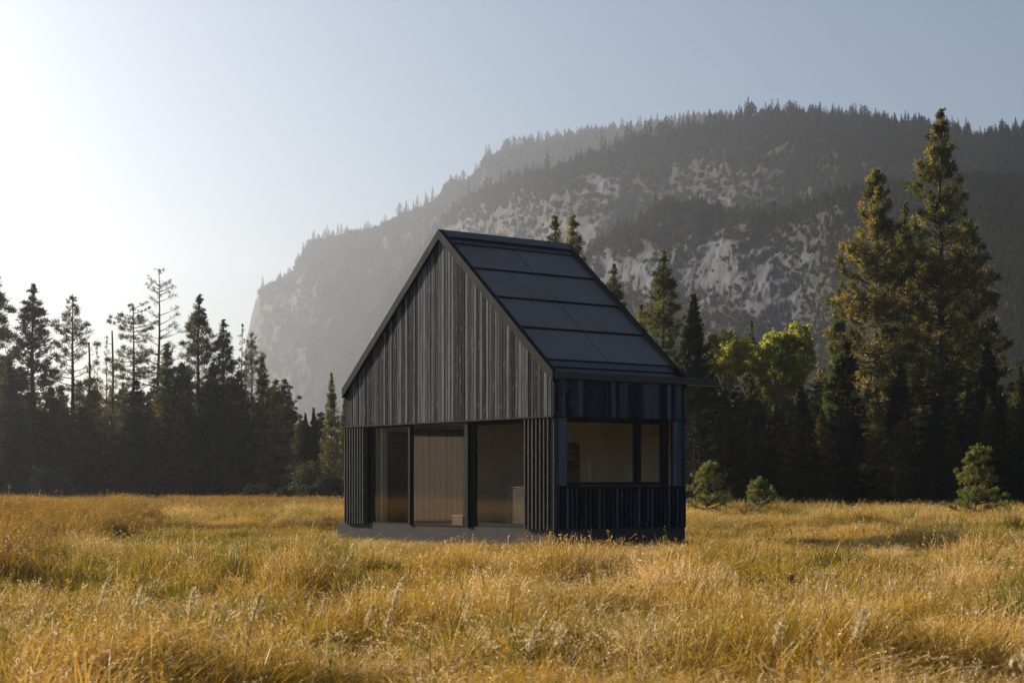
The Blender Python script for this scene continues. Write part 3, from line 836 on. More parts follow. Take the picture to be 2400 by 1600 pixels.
# mountain trees ------------------------------------------------------------
def small_conifer(seed, H=12., W=2.2, nw=11, k=9, round_=False):
    rng = np.random.default_rng(seed)
    V = []; F = []; T = []
    tv, tf = tube([[0, 0, -.5], [0, 0, H * .96]], [.22, .04], 4)
    V += list(tv); F += [list(q) for q in tf]; T += [.3] * len(tf)
    for i in range(nw * k):
        q = rng.random() ** .8; z = H * ((.34 + .62 * q) if round_ else (.10 + .90 * q)); L = W * ((math.sin(math.pi * min(1, q * .8 + .22)) * .95) if round_ else (1 - q) ** .75) * rng.uniform(.4, 1.3) + .18
        a = rng.uniform(0, 6.28); c, s = math.cos(a), math.sin(a); wd = .34 * (1 - q) + .16
        b = np.array([0, 0, z + .5]); tip = np.array([c * L, s * L, z - .25 * L]); m = (b + tip) / 2 + [0, 0, .2]; sd = np.array([-s, c, 0]) * wd
        n = len(V); V += [b, m + sd, tip, m - sd]; F.append([n, n + 1, n + 2, n + 3]); T.append(min(1, max(0, .45 + rng.normal() * .2)))
    return np_mesh('ridge_tree', np.array(V), [np.array(F)], (M['scrub'],), tone=T)


def small_shrub(seed, r=2.2):
    rng = np.random.default_rng(seed); k = 110
    c = rand_unit(rng, 7) * r * .55 * [1, 1, .6] + [0, 0, r * .55]
    P = c[rng.integers(0, 7, k)] + rng.normal(size=(k, 3)) * r * .25; P[:, 2] = np.abs(P[:, 2])
    d = rand_unit(rng, k); s = np.cross(d, rand_unit(rng, k)); s /= np.linalg.norm(s, axis=1)[:, None]; L = .55
    V = np.stack([P - d * L, P + s * L * .6, P + d * L, P - s * L * .6], 1).reshape(-1, 3); i = np.arange(k) * 4
    return np_mesh('scrub', V, [np.stack([i, i + 1, i + 2, i + 3], -1)], (M['scrub'],), tone=np.clip(.45 + rng.normal(size=k) * .25, 0, 1))


RT = [small_conifer(s, 12 + s % 3, 2.3 + .35 * (s % 4), 10, 9) for s in range(3)] + [small_conifer(s, 10 + s % 3, 2.9 + .3 * (s % 3), 8, 12, True) for s in range(3, 6)]
SH = [small_shrub(50 + s) for s in range(4)]
mr = np.random.default_rng(5)


def mountain_scatter(name, L, n, fwin, big, label, pxr):
    V, veg, f, PX, PY = L
    inside = (f > fwin[0]) & (f < fwin[1]) & (PX > pxr[0]) & (PX < pxr[1])
    inside[-27:] = False
    ii = np.argwhere(inside)
    wts = (veg[inside] + .04) ** 1.5; wts /= wts.sum()
    ch = ii[mr.choice(len(ii), n, p=wts)]
    i0, j0 = ch[:, 0], ch[:, 1]; u = mr.random((n, 2, 1))
    i1 = np.minimum(i0 + 1, V.shape[0] - 1); j1 = np.minimum(j0 + 1, V.shape[1] - 1)
    P = V[i0, j0] + (V[i1, j0] - V[i0, j0]) * u[:, 0] + (V[i0, j1] - V[i0, j0]) * u[:, 1]
    tall = mr.random(n) < big(PX[i0, j0], f[i0, j0])
    idx = np.where(tall, mr.integers(0, 6, n), mr.integers(6, 10, n))
    s = np.where(tall, mr.uniform(.35, .95, n), mr.uniform(.3, 1.4, n)) * (V[i0, j0, 1] / 1100.)
    P[:, 2] -= .3
    scatter(name, P, np.stack([0 * s, 0 * s, mr.uniform(0, 6.28, n)], -1), np.stack([s, s, s], -1), idx, RT + SH, label, 'forest')


mountain_scatter('mountain_forest', LB, 34000, (.05, .999), lambda x, f: (.10 + .5 * np.clip((x - 1500) / 500, 0, 1) + .2 * (f > .85)) * np.clip((x - 900) / 250, .08, 1), 'scrub and small conifers covering the dark mountain', (680, 2600))
mountain_scatter('spur_scrub', LC, 30000, (.05, .999), lambda x, f: .12 + .6 * np.clip((x - 1850) / 300, 0, 1), 'brown scrub clinging to the lower rocky spur', (1200, 2600))
mountain_scatter('cliff_scrub', LA, 9000, (.45, .999), lambda x, f: .1 + .5 * np.clip((x - 1200) / 150, 0, 1), 'hazy scrub growing along the far pale cliff', (610, 1750))


def crest_point(L, px):
    V, veg, f, PX, PY = L
    k = int(np.argmax(f[:, 0] >= .9999)); j = np.argmin(abs(PX[k] - px))
    return V[k, j]


def ridge_tree(L, px, back, hpx, label, group, wide=1.):
    p = crest_point(L, px); D = p[1]
    o = link('conifer', RT[mr.integers(0, 6)])
    o.location = (p[0] * (D + back) / D, D + back, p[2] - .8 - abs(back) * .22)
    h = hpx / FPX * D / 12.5; wide = wide * mr.uniform(.75, 1.7); o.scale = (h * wide, h * wide, h); o.rotation_euler = (0, 0, mr.uniform(0, 6.28))
    tag(o, label, 'tree', group)


GA = 'small trees along the far skyline'
for px in (812, 835, 848, 880, 958, 1040, 1096, 1163, 1178):
    ridge_tree(LA, px, 0, mr.uniform(11, 22), 'tiny lone tree on the hazy left skyline of the far cliff', GA, 1.3)
for px in (1250, 1259, 1300, 1312):
    ridge_tree(LA, px, 0, mr.uniform(20, 32), 'pointed conifer in a sparse pair on the skyline above the cabin ridge', 'sparse pairs on the skyline', 1.1)
for px in np.arange(1326, 1640, 4.6):
    if fbm(px / 14., 3.3, 2) < .36: continue
    ridge_tree(LA, px + mr.uniform(-5, 5), mr.uniform(-25, 10), 12 + 34 * mr.random() ** 1.6, 'grey-green conifer in the row climbing the hazy middle skyline', 'conifers along the middle skyline')
for px in np.arange(1640, 2420, 5.4):
    if fbm(px / 18., 8.3, 2) < .36: continue
    ridge_tree(LB, px + mr.uniform(-6, 6), mr.uniform(-14, 6), 12 + 36 * mr.random() ** 1.6, 'near-black conifer in the row along the right mountain skyline', 'conifers along the right skyline')
for px in (1282, 1350, 1362, 1372, 1382, 1390, 1410, 1418, 1432, 1447, 1454, 1470, 1478, 1486, 1505, 1512, 1522, 1545, 1552, 1562, 1575, 1590, 1600, 1612, 1625):
    ridge_tree(LB, px, mr.uniform(-60, 0), mr.uniform(34, 62), 'taller sunlit conifer on the near mountain shoulder below the skyline row', 'sunlit conifers on the mountain shoulder', 1.15)


# ------------------------------------------------------------------ cabin
TH = math.atan2(.607, .795)
PT = .454                   # plinth top above ground
HX, HY = 3.87, 8.6          # depth (local x), gable width (local y)
cabin = empty('cabin', (0.92, 37.2, 0), TH)
tag(cabin, 'small black timber cabin with steep gable, big panes and solar roof, standing in the meadow', 'cabin')


def Z(z): return z + PT


br = random.Random(3)
RAKE0, SL = 3.46, .828      # outer roof line at y=0 and slope


def rake(y, off=0.): return RAKE0 + SL * (y if y <= HY / 2 else HY - y) + off


# plinth in panels, terrace and step
pl = MB()
pl.box(.06, HX - .03, .03, HY - .03, -.6, PT - .02)
for y0, y1 in ((.0, 2.1), (2.1, 3.9), (3.9, 5.57), (5.57, 7.4), (7.4, HY)):
    pl.box(.035, .058, y0 + .003, y1 - .003, -.6, PT)
for x0, x1 in ((.06, 1.3), (1.3, 2.6), (2.6, HX)):
    pl.box(x0 + .003, x1 - .003, .003, .028, -.6, PT)
pl.build('plinth', M['plinth'], cabin)
tr = MB(); tr.box(.10, HX, HY + .004, HY + .52, -.6, PT - .004); tr.build('terrace', M['plinth'], cabin, .008)
st = MB(); st.box(.4, 2.8, HY + .524, HY + .86, -.6, PT - .14); st.build('terrace_step', M['plinth'], cabin, .008)

# gable boards
bk = MB()
bk.hexa([(.03, .02, Z(2.47)), (.06, .02, Z(2.47)), (.06, HY - .02, Z(2.47)), (.03, HY - .02, Z(2.47)),
         (.03, .02, Z(3.2)), (.06, .02, Z(3.2)), (.06, HY - .02, Z(3.2)), (.03, HY - .02, Z(3.2))])
bk.hexa([(.03, .02, Z(3.2)), (.06, .02, Z(3.2)), (.06, HY - .02, Z(3.2)), (.03, HY - .02, Z(3.2)),
         (.03, HY / 2 - .01, Z(6.70)), (.06, HY / 2 - .01, Z(6.70)), (.06, HY / 2 + .01, Z(6.70)), (.03, HY / 2 + .01, Z(6.70))])
bk.build('gable_backing', M['black'], cabin)
cl = MB(); y = 0.0
while y < HY - .01:
    wd = min(br.choice((.085, .10, .115, .125, .135)), HY - y)
    a, b = y + .010, y + wd - .010
    x0 = br.uniform(-.006, .006); t = br.random()
    cuts = [a, b] if not (a < HY / 2 < b) else [a, HY / 2, b]
    for u, v in zip(cuts[:-1], cuts[1:]):
        zu, zv = Z(rake(u, -.14)), Z(rake(v, -.14))
        cl.hexa([(x0, u, Z(2.47)), (.029, u, Z(2.47)), (.029, v, Z(2.47)), (x0, v, Z(2.47)), (x0, u, zu), (.029, u, zu), (.029, v, zv), (x0, v, zv)], t)
    y += wd
cl.build('gable_cladding', M['wood'], cabin)


def boards_side(m, x0, x1, z0, z1, yf=.0):
    x = x0
    while x < x1 - .01:
        wd = min(br.choice((.085, .10, .115, .125)), x1 - x)
        d = br.uniform(-.005, .005)
        m.box(x + .003, x + wd - .003, yf + d, yf + .028, Z(z0), Z(z1), br.random())
        x += wd


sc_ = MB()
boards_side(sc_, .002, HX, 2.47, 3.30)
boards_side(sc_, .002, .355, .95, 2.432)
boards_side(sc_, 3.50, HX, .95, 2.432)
sc_.build('side_cladding', M['wood_skylit'], cabin)
sb_ = MB()
sb_.box(.06, HX - .03, .031, .06, Z(2.445), Z(3.35)); sb_.box(.06, .36, .031, .06, Z(.93), Z(2.44)); sb_.box(3.49, HX - .03, .031, .06, Z(.93), Z(2.44))
sb_.box(.06, HX - .03, .055, .09, Z(-.02), Z(.93))
sb_.build('side_backing', M['black'], cabin)

# far and rear walls
rw = MB()
for k in range(34):
    x = k * HX / 34
    rw.box(x + .003, x + HX / 34 - .003, HY - .03, HY, Z(2.38) if 1.85 < x + .05 < 3.72 else Z(0), Z(3.30), br.random())
rw.build('rear_wall', M['wood'], cabin)
fw = MB(); y = 0.
while y < HY - .01:
    wd = min(.12, HY - y); a, b = y + .003, y + wd - .003; c = (a + b) / 2
    fw.hexa([(HX - .03, a, Z(0)), (HX, a, Z(0)), (HX, b, Z(0)), (HX - .03, b, Z(0)), (HX - .03, a, Z(rake(a, -.16))), (HX, a, Z(rake(a, -.16))), (HX, b, Z(rake(b, -.16))), (HX - .03, b, Z(rake(b, -.16)))], br.random())
    y += wd
fw.build('far_gable_wall', M['wood'], cabin)

# slat screens
for y0, y1, sp in ((7.66, 8.585, .1235), (.165, 1.005, .137)):
    s = MB(); k = int((y1 - y0) / sp)
    for i in range(k + 1):
        yy = y0 + i * sp; s.box(-.045, .025, yy, yy + .036, Z(-.012 + br.uniform(-.004, .004)), Z(2.43), br.random())
    s.box(.062, .08, y0 - .02, y1 + .01, Z(0), Z(2.43))
    s.build('slat_screen', M['slat'], cabin)
cp = MB(); cp.box(-.012, .055, .002, .10, Z(-.012), Z(2.43), .4); cp.box(.057, .075, .002, .16, Z(0), Z(2.43), .1); cp.build('corner_post', M['slat'], cabin)
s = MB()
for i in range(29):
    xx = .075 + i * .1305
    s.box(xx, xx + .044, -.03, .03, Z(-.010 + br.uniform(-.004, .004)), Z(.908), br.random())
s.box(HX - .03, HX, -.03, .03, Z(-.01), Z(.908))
s.build('side_slat_screen', M['wood_skylit'], cabin)
gb = MB(); gb.box(.082, .10, .02, .98, Z(0), Z(2.43)); gb.box(.082, .10, 7.36, 8.58, Z(0), Z(2.43)); gb.box(.10, .55, 7.56, 7.60, Z(0), Z(2.43)); gb.build('screen_backing', M['black'], cabin)

# trim bands
tb = MB(); tb.box(-.06, .05, -.03, HY + .02, Z(2.435), Z(2.466)); tb.box(.052, HX + .03, -.045, .05, Z(2.437), Z(2.464)); tb.box(.10, 1.2, HY + .022, HY + .55, Z(2.44), Z(2.466)); tb.build('trim_band', M['metal'], cabin)
sl = MB(); sl.box(.07, HX + .01, -.055, .04, Z(.910), Z(.948)); sl.build('window_sill', M['metal'], cabin)


def window(y0, y1, z0, z1, axis, fr_=(.05, .05, .05, .05), d=.03, dep=.07):
    """frame with its pane; axis 'y' on the gable (plane x=d), 'x' on the side (plane y=d). y0..z1 is the clear glass"""
    l, r, b, t = fr_
    f = MB()

    def bx(u0, u1, w0, w1, p0, p1, m):
        if axis == 'y': m.box(p0, p1, u0, u1, w0, w1)
        else: m.box(u0, u1, p0, p1, w0, w1)
    bx(y0 - l, y0, z0 - b, z1 + t, d, d + dep, f); bx(y1, y1 + r, z0 - b, z1 + t, d, d + dep, f)
    bx(y0, y1, z0 - b, z0, d, d + dep, f); bx(y0, y1, z1, z1 + t, d, d + dep, f)
    o = f.build('window', M['frame'], cabin)
    g = MB(); bx(y0, y1, z0, z1, d + .030, d + .036, g)
    # single sheet pane
    if axis == 'y': V = [(d + .025, y0, z0), (d + .025, y0, z1), (d + .025, y1, z1), (d + .025, y1, z0)]
    else: V = [(y0, d + .025, z0), (y1, d + .025, z0), (y1, d + .025, z1), (y0, d + .025, z1)]
    link('pane', np_mesh('pane', V, [np.array([[0, 1, 2, 3]])], (M['glass'],)), o)
    return o


window(5.71, 7.33, Z(.045), Z(2.40), 'y', (.03, .03, .043, .033), .035)
window(3.345, 5.57, Z(.022), Z(2.42), 'y', (.02, .02, .02, .013), .02)
window(1.04, 3.0, Z(.10), Z(2.335), 'y', (.03, .05, .098, .098), .06)
window(.372, 2.347, Z(1.03), Z(2.345), 'x', (.015, .05, .075, .085), .03)
window(2.545, 3.16, Z(1.035), Z(2.345), 'x', (.05, .18, .08, .085), .03)
mu = MB(); mu.box(-.01, .10, 5.592, 5.678, Z(0), Z(2.433)); mu.build('mullion', M['frame'], cabin)
mu = MB(); mu.box(-.015, .12, 3.19, 3.323, Z(0), Z(2.433)); mu.box(.07, .12, 3.052, 3.188, Z(0), Z(2.433)); mu.build('mullion', M['frame'], cabin)
mu = MB(); mu.box(2.40, 2.49, .01, .09, Z(.96), Z(2.433)); mu.box(.36, 3.34, .012, .06, Z(2.4305), Z(2.4345)); mu.build('mullion', M['frame'], cabin)
rv = MB(); rv.box(3.342, 3.36, .03, .30, Z(.95), Z(2.434)); rv.box(3.36, 3.49, .16, .30, Z(.95), Z(2.434)); rv.build('window_reveal', M['black'], cabin)

# unseen glazed door, added in the rear wall to light the interior; curtain behind
f = MB(); f.box(1.86, 1.91, HY - .09, HY - .031, Z(0), Z(2.37)); f.box(3.66, 3.71, HY - .09, HY - .031, Z(0), Z(2.37)); f.box(1.912, 3.658, HY - .09, HY - .031, Z(0), Z(.05)); f.box(1.912, 3.658, HY - .09, HY - .031, Z(2.32), Z(2.37))
added_door = f.build('window', M['frame'], cabin)
link('pane', np_mesh('pane', [(1.91, HY - .06, Z(.05)), (3.66, HY - .06, Z(.05)), (3.66, HY - .06, Z(2.32)), (1.91, HY - .06, Z(2.32))], [np.array([[0, 1, 2, 3]])], (M['glass'],)), added_door)
cx_ = np.linspace(1.80, 3.74, 120); cyv = HY - .20 + .014 * np.sin(cx_ * 34) + .010 * np.sin(cx_ * 11 + 1)
V = np.concatenate([np.stack([cx_, cyv, cx_ * 0 + Z(.03)], -1), np.stack([cx_, cyv, cx_ * 0 + Z(2.46)], -1)])
i_ = np.arange(119); link('curtain', np_mesh('curtain', V, [np.stack([i_, i_ + 1, i_ + 121, i_ + 120], -1)], (M['curtain'],), tone=np.full(119, .5), smooth=True), cabin)

# interior
it = MB(); it.box(.11, HX - .04, .10, HY - .04, Z(-.015), Z(.015)); it.build('floor', M['floorwood'], cabin)
it = MB(); it.box(.14, HX - .04, .10, HY - .04, Z(2.55), Z(2.60)); it.build('ceiling', M['ply'], cabin)
it = MB()
it.box(HX - .10, HX - .045, .12, HY - .06, Z(.016), Z(2.549))
it.box(.16, 1.05, 7.1, 7.16, Z(.016), Z(2.549))
it.box(.16, 1.85, HY - .10, HY - .045, Z(.016), Z(2.549)); it.box(1.852, HX - .102, HY - .10, HY - .045, Z(2.36), Z(2.549))
it.box(.14, .50, 7.30, 7.36, Z(.016), Z(2.549))
it.build('interior_wall', M['ply'], cabin)
dr = MB(); dr.box(HX - .125, HX - .104, 3.68, 4.34, Z(.016), Z(2.03)); dr.build('interior_door', M['door'], cabin)
dr = MB(); dr.box(.32, .98, 7.06, 7.095, Z(.016), Z(2.3)); dr.build('interior_door', M['door'], cabin)

# roof ---------------------------------------------------------------------
CO = math.cos(math.atan(SL)); SI = math.sin(math.atan(SL))


def slope_box(m, x0, x1, ya, yb, o0, o1, side=0, t=.5):
    """box lying on the roof slope between horizontal stations ya..yb, offset o0..o1 below/above the outer roof line (along the slope normal)"""
    def pt(x, yv, o):
        yy, zz_ = yv - SI * o, RAKE0 + SL * yv + CO * o
        return (x, yy if side == 0 else HY - yy, Z(zz_))
    P = [pt(x0, ya, o0), pt(x1, ya, o0), pt(x1, yb, o0), pt(x0, yb, o0), pt(x0, ya, o1), pt(x1, ya, o1), pt(x1, yb, o1), pt(x0, yb, o1)]
    if side: P = [P[3], P[2], P[1], P[0], P[7], P[6], P[5], P[4]]
    m.hexa(P, t)


def rake_board(x0, x1):
    m = MB()
    th_ = .235
    for sgn in (0, 1):
        def yv(v): return v if sgn == 0 else HY - v
        P = []
        for zoff in (-th_, 0):
            for x, v in ((x0, -.03), (x1, -.03), (x1, HY / 2), (x0, HY / 2)):
                P.append((x, yv(v), Z(RAKE0 + SL * v + zoff)))
        if sgn: P = [P[1], P[0], P[3], P[2], P[5], P[4], P[7], P[6]]
        m.hexa(P)
    return m


rake_board(-.075, .055).build('rake_board', M['metal'], cabin)
rake_board(HX - .03, HX + .04).build('rake_board', M['metal'], cabin)
m = MB(); slope_box(m, .058, .075, .30, 4.1, -.10, -.004); slope_box(m, HX - .05, HX - .033, .30, 4.1, -.10, -.004); m.build('edge_trim', M['trim_edge'], cabin)
m = MB()
slope_box(m, .056, HX - .032, .0, HY / 2 - .0, -.20, -.125); slope_box(m, .056, HX - .032, .0, HY / 2 - .0, -.20, -.03, 1)
m.build('roof_deck', M['roofmetal'], cabin)
m = MB()
for sd_ in (0, 1):
    slope_box(m, .056, HX - .032, HY / 2 - .22, HY / 2 - .004, -.05, .004, sd_)
    slope_box(m, .056, HX - .032, HY / 2 - .36, HY / 2 - .225, -.10, -.045, sd_)
m.build('ridge_cap', M['roofmetal'], cabin)
rows = [(3.165, 4.06), (2.262, 3.125), (1.348, 2.222), (.40, 1.308)]
for ya, yb in rows:
    for x0, x1 in ((.078, 1.918), (1.94, HX - .052)):
        m = MB()
        # every row tilts a little so that its lower edge stands proud of the row below
        def pt(x, yv, o): return (x, yv - SI * o, Z(RAKE0 + SL * yv + CO * o))
        P = [pt(x0, ya, -.085), pt(x1, ya, -.085), pt(x1, yb, -.115), pt(x0, yb, -.115), pt(x0, ya, -.055), pt(x1, ya, -.055), pt(x1, yb, -.085), pt(x0, yb, -.085)]
        m.hexa(P); m.build('solar_panel', M['solar'], cabin, .003)
m = MB()
slope_box(m, .058, HX - .034, .20, .36, -.122, -.075); slope_box(m, .058, HX - .034, .03, .19, -.122, -.10)
m.box(.058, HX + .02, -.015, .03, Z(3.36), Z(3.40))
m.build('eave_flashing', M['roofmetal'], cabin)
m = MB(); m.box(-.04, 4.90, -.075, -.035, Z(3.275), Z(3.435)); m.box(-.04, 4.90, -.033, .10, Z(3.275), Z(3.30)); m.box(HX + .045, 4.90, .06, .10, Z(3.302), Z(3.42)); m.build('eave_gutter', M['roofmetal'], cabin, .006)
m = MB(); m.box(-.02, HX + .03, HY + .035, HY + .075, Z(3.27), Z(3.43)); m.build('eave_gutter', M['roofmetal'], cabin, .006)

# things standing inside the cabin
ROT = Matrix.Rotation(TH, 4, 'Z')


def inside(x, y, z): return Vector((.92, 37.2, 0)) + ROT @ Vector((x, y, Z(z)))


cb = empty('cabinet', inside(.75, 2.05, .015), TH); tag(cb, 'pale kitchen cabinet with dark front behind the right glass door', 'cabinet')
m = MB(); m.box(.02, .6, .0, .70, 0, .88); m.build('body', M['white'], cb, .004)
m = MB(); m.box(0, .018, .0, .70, .03, .87); m.build('front', M['door'], cb, .004)
m = MB(); m.box(-.01, .62, -.01, .72, .882, .91); m.build('worktop', M['door'], cb, .004)
bxo = empty('wooden_crate', inside(.5, 4.10, .015), TH); tag(bxo, 'low pale wooden box on the floor behind the middle pane', 'box')
m = MB(); m.box(0, .35, 0, .45, 0, .21); m.build('body', M['floorwood'], bxo, .006)
m = MB(); m.box(-.006, .356, -.006, .456, .212, .232); m.build('lid', M['ply'], bxo, .004)


# ------------------------------------------------------------------ meadow
def blades(rng, n, rad, h, wd, bend, lean, tone, tsd, seg=3, seed_head=0., head_len=.10, head_w=.010):
    P0 = rng.normal(size=(n, 2)) * rad * .55
    az = rng.uniform(0, 6.28, n); H = h * rng.uniform(.45, 1.15, n)
    bd = bend * rng.uniform(.3, 1.6, n)
    dx = np.cos(az) * bd + lean[0]; dy = np.sin(az) * bd + lean[1]
    fa = rng.uniform(0, 6.28, n); sx, sy = np.cos(fa), np.sin(fa)
    s = np.linspace(0, 1, seg + 1)
    ww = wd * rng.uniform(.6, 1.3, n)
    V = np.zeros((n, seg + 1, 2, 3))
    for k, u in enumerate(s):
        cx = P0[:, 0] + dx * H * u ** 1.8; cy_ = P0[:, 1] + dy * H * u ** 1.8
        cz = H * (u - .35 * np.minimum(1.2, np.hypot(dx, dy)) * u ** 2.4) - .02
        hw = ww * (1 - u ** 1.6) * .5 + .0004
        for q, sg in ((0, -1), (1, 1)):
            V[:, k, q, 0] = cx + sg * sx * hw; V[:, k, q, 1] = cy_ + sg * sy * hw; V[:, k, q, 2] = cz
    i = np.arange(n)[:, None] * (seg + 1) * 2; k = np.arange(seg)[None] * 2
    F = np.stack([i + k, i + k + 1, i + k + 3, i + k + 2], -1).reshape(-1, 4)
    tn = np.clip(tone + rng.normal(size=n) * tsd, 0, 1)
    T = np.repeat(tn, seg)
    V2 = V.reshape(-1, 3)
    if seed_head:
        m = int(n * seed_head); top = V[:m, -1].mean(1); dr = V[:m, -1].mean(1) - V[:m, -2].mean(1); dr /= np.linalg.norm(dr, axis=1)[:, None] + 1e-9
        hv = []; hf = []; ht = []; nn = len(V2)
        for q in range(9):
            c = top + dr * head_len * (q / 9 - .55) + rng.normal(size=(m, 3)) * head_w * .6
            d = dr * .8 + rng.normal(size=(m, 3)) * .5; d /= np.linalg.norm(d, axis=1)[:, None]
            sd2 = np.cross(d, rand_unit(rng, m)); L = head_len * .22
            hv.append(np.stack([c, c + d * L * .5 + sd2 * head_w, c + d * L, c + d * L * .5 - sd2 * head_w], 1).reshape(-1, 3))
            ii = nn + np.arange(m) * 4; hf.append(np.stack([ii, ii + 1, ii + 2, ii + 3], -1)); nn += m * 4; ht.append(np.clip(tn[:m] + .25, 0, 1))
        V2 = np.vstack([V2] + hv); F = np.vstack([F] + hf); T = np.concatenate([T] + ht)
    return V2, F, T


gr = np.random.default_rng(99)
LEAN = (.28, -.10)
clumps = []
def clump(*a, **k):
    b = blades(gr, *a, **k)
    clumps.append(np_mesh('tuft', b[0], [b[1]], (M['grass'],), tone=b[2]))


for k in range(4):      # golden fine grass
    clump(70, .24, .46, .0095, .50, LEAN, .52, .15, 4, seed_head=.16, head_len=.13, head_w=.005)
for k in range(3):      # green-yellow sedge, upright
    clump(58, .14, .47, .0135, .38, (.16, -.05), .20, .13, 4)
for k in range(3):      # pale straw, bent right over
    clump(60, .24, .48, .0090, .95, (.50, -.12), .76, .14, 5, seed_head=.30, head_len=.13, head_w=.005)
for k in range(2):      # rusty matted grass
    clump(70, .34, .40, .0105, 1.1, (.35, -.1), .40, .12, 4)


def tussock(x, y, cell):
    """height factor of tussocky growth: high over each tussock, low in the hollows between"""
    gx_, gy_ = x / cell, y / cell; ix, iy = np.floor(gx_).astype(int), np.floor(gy_).astype(int)
    best = np.zeros(len(x)); kind = np.zeros(len(x))
    for dx in (-1, 0, 1):
        for dy in (-1, 0, 1):
            cx, cy_ = ix + dx, iy + dy
            jx = cx + _G[cx % 256, cy_ % 256]; jy = cy_ + _G[(cx + 91) % 256, (cy_ + 37) % 256]
            rad = .38 + .42 * _G[(cx + 13) % 256, (cy_ + 150) % 256]; ht = .45 + .75 * _G[(cx + 201) % 256, (cy_ + 77) % 256]
            q = ht * np.clip(1.15 - (np.hypot(gx_ - jx, gy_ - jy) / rad) ** 2, 0, 1)
            kind = np.where(q > best, _G[(cx + 45) % 256, (cy_ + 222) % 256], kind); best = np.maximum(best, q)
    return best, kind


def in_cabin(x, y, pad=.05):
    c, s_ = math.cos(TH), math.sin(TH)
    lx = (x - .92) * c + (y - 37.2) * s_; ly = -(x - .92) * s_ + (y - 37.2) * c
    return (lx > -pad) & (lx < HX + pad) & (ly > -pad) & (ly < HY + .9)


def field(n_per_m2, d0, d1, a0, a1):
    a0, a1 = R(a0), R(a1); area = (a1 - a0) / 2 * (d1 * d1 - d0 * d0); n = int(area * n_per_m2)
    a = gr.uniform(a0, a1, n); d = np.sqrt(gr.uniform(d0 * d0, d1 * d1, n))
    return np.sin(a) * d, np.cos(a) * d


gx = []; gy = []
for dens, d0, d1, a0, a1 in ((22, 5, 18, -27, 27), (18, 18, 34, -25, 25), (12, 34, 60, -23, 23), (6, 60, 100, -22, 22), (3.5, 100, 150, -22, -4),
                             (2.2, 8, 60, -95, -25), (1.2, 60, 140, -95, -22), (1.6, 8, 60, 25, 100), (.8, 60, 95, 22, 100)):
    x, y = field(dens, d0, d1, a0, a1); gx.append(x); gy.append(y)
gx = np.concatenate(gx); gy = np.concatenate(gy)
keep = ~in_cabin(gx, gy)
# bare hollows
hol = fbm(gx * .70 + 3, gy * .50 + 70, 3)
t1, k1 = tussock(gx, gy * .8, 1.9); t2, k2 = tussock(gx + 50.3, gy + 20.7, .85)
tus = np.maximum(t1, .62 * t2); knd = np.where(t1 > .62 * t2, k1, k2)
keep &= (tus > .26) | (gr.random(len(gx)) < .22)
gx, gy, hol, tus, knd = gx[keep], gy[keep], hol[keep], tus[keep], knd[keep]
n = len(gx)
pat = fbm(gx * .16 + 11, gy * .12 + 31, 3); pat2 = fbm(gx * .5 + 51, gy * .4 + 3, 3)
u = np.where(gr.random(n) < .72, np.clip(knd + gr.normal(size=n) * .05, 0, 1), gr.random(n))
left = np.clip((-gx / np.maximum(gy, 1) + .02) / .25, 0, 1)            # greener towards the left
pg = np.clip(.12 + 1.8 * (pat - .45) + .30 * left, .03, .75); pp = np.clip(.28 + 1.6 * (pat2 - .48), .06, .6); prr = np.clip(.18 - 1.2 * (pat - .5), .06, .5)
idx = np.where(u < pg, gr.integers(4, 7, n), np.where(u < pg + (1 - pg) * pp, gr.integers(7, 10, n), np.where(u < pg + (1 - pg) * (pp + (1 - pp) * prr), gr.integers(10, 12, n), gr.integers(0, 4, n))))
hgt = np.clip(.10 + 1.25 * tus + 1.0 * (hol - .48), .16, 1.75) * gr.uniform(.7, 1.25, n)
c_, s_ = math.cos(TH), math.sin(TH)
lx = (gx - .92) * c_ + (gy - 37.2) * s_; ly = -(gx - .92) * s_ + (gy - 37.2) * c_
dh = np.hypot(np.maximum(np.maximum(-lx, lx - HX), 0), np.maximum(np.maximum(-ly, ly - HY), 0))
hgt *= np.interp(np.hypot(gx, gy), [10, 24], [.78, 1.0]) * np.interp(dh, [0, 3, 9, 13], [.26, .34, .70, 1.0])
far = np.clip((np.hypot(gx, gy) - 30) / 70, 0, 1)
# lower in the immediate front of the plinth
c, s_ = math.cos(TH), math.sin(TH)
wsc = gr.uniform(.85, 1.3, n) * (1 + far * .8)
scatter('meadow_grass', np.stack([gx, gy, gz(gx, gy)], -1), np.stack([gr.normal(size=n) * .10, gr.normal(size=n) * .10, (fbm(gx * .35 + 71, gy * .3 + 17, 2) - .5) * 5.5 + gr.normal(size=n) * .35], -1),
        np.stack([wsc, wsc, hgt], -1), idx, clumps, 'golden and green tussocky grass covering the meadow', 'grass')

# reeds on the left
reeds = []
for k in range(4):
    b = blades(gr, 46, .30, 1.15, .016, .28, (.14, -.03), .5, .22, 4, seed_head=.18, head_len=.16, head_w=.014)
    reeds.append(np_mesh('reed', b[0], [b[1]], (M['reed'],), tone=b[2]))
n = 12000
a = gr.uniform(R(-30), R(-6), n); d = np.sqrt(gr.uniform(23 ** 2, 66 ** 2, n)); x = np.sin(a) * d; y = np.cos(a) * d
px = 1200 + x / y * FPX
edge = np.interp(y, [19, 24, 32, 42, 55, 66], [10, 70, 140, 330, 400, 330]) + (fbm(x * .3, y * .3, 3) - .5) * 160
k = (px < edge) & (px > -260) & (fbm(x * .35 + 9, y * .3 + 4, 3) > .36)
x, y = x[k], y[k]; n = len(x)
hs = gr.uniform(.55, .95, n) * np.clip((edge[k] - px[k]) / 60, .45, 1) * np.clip((px[k] + 280) / 200, .4, 1)
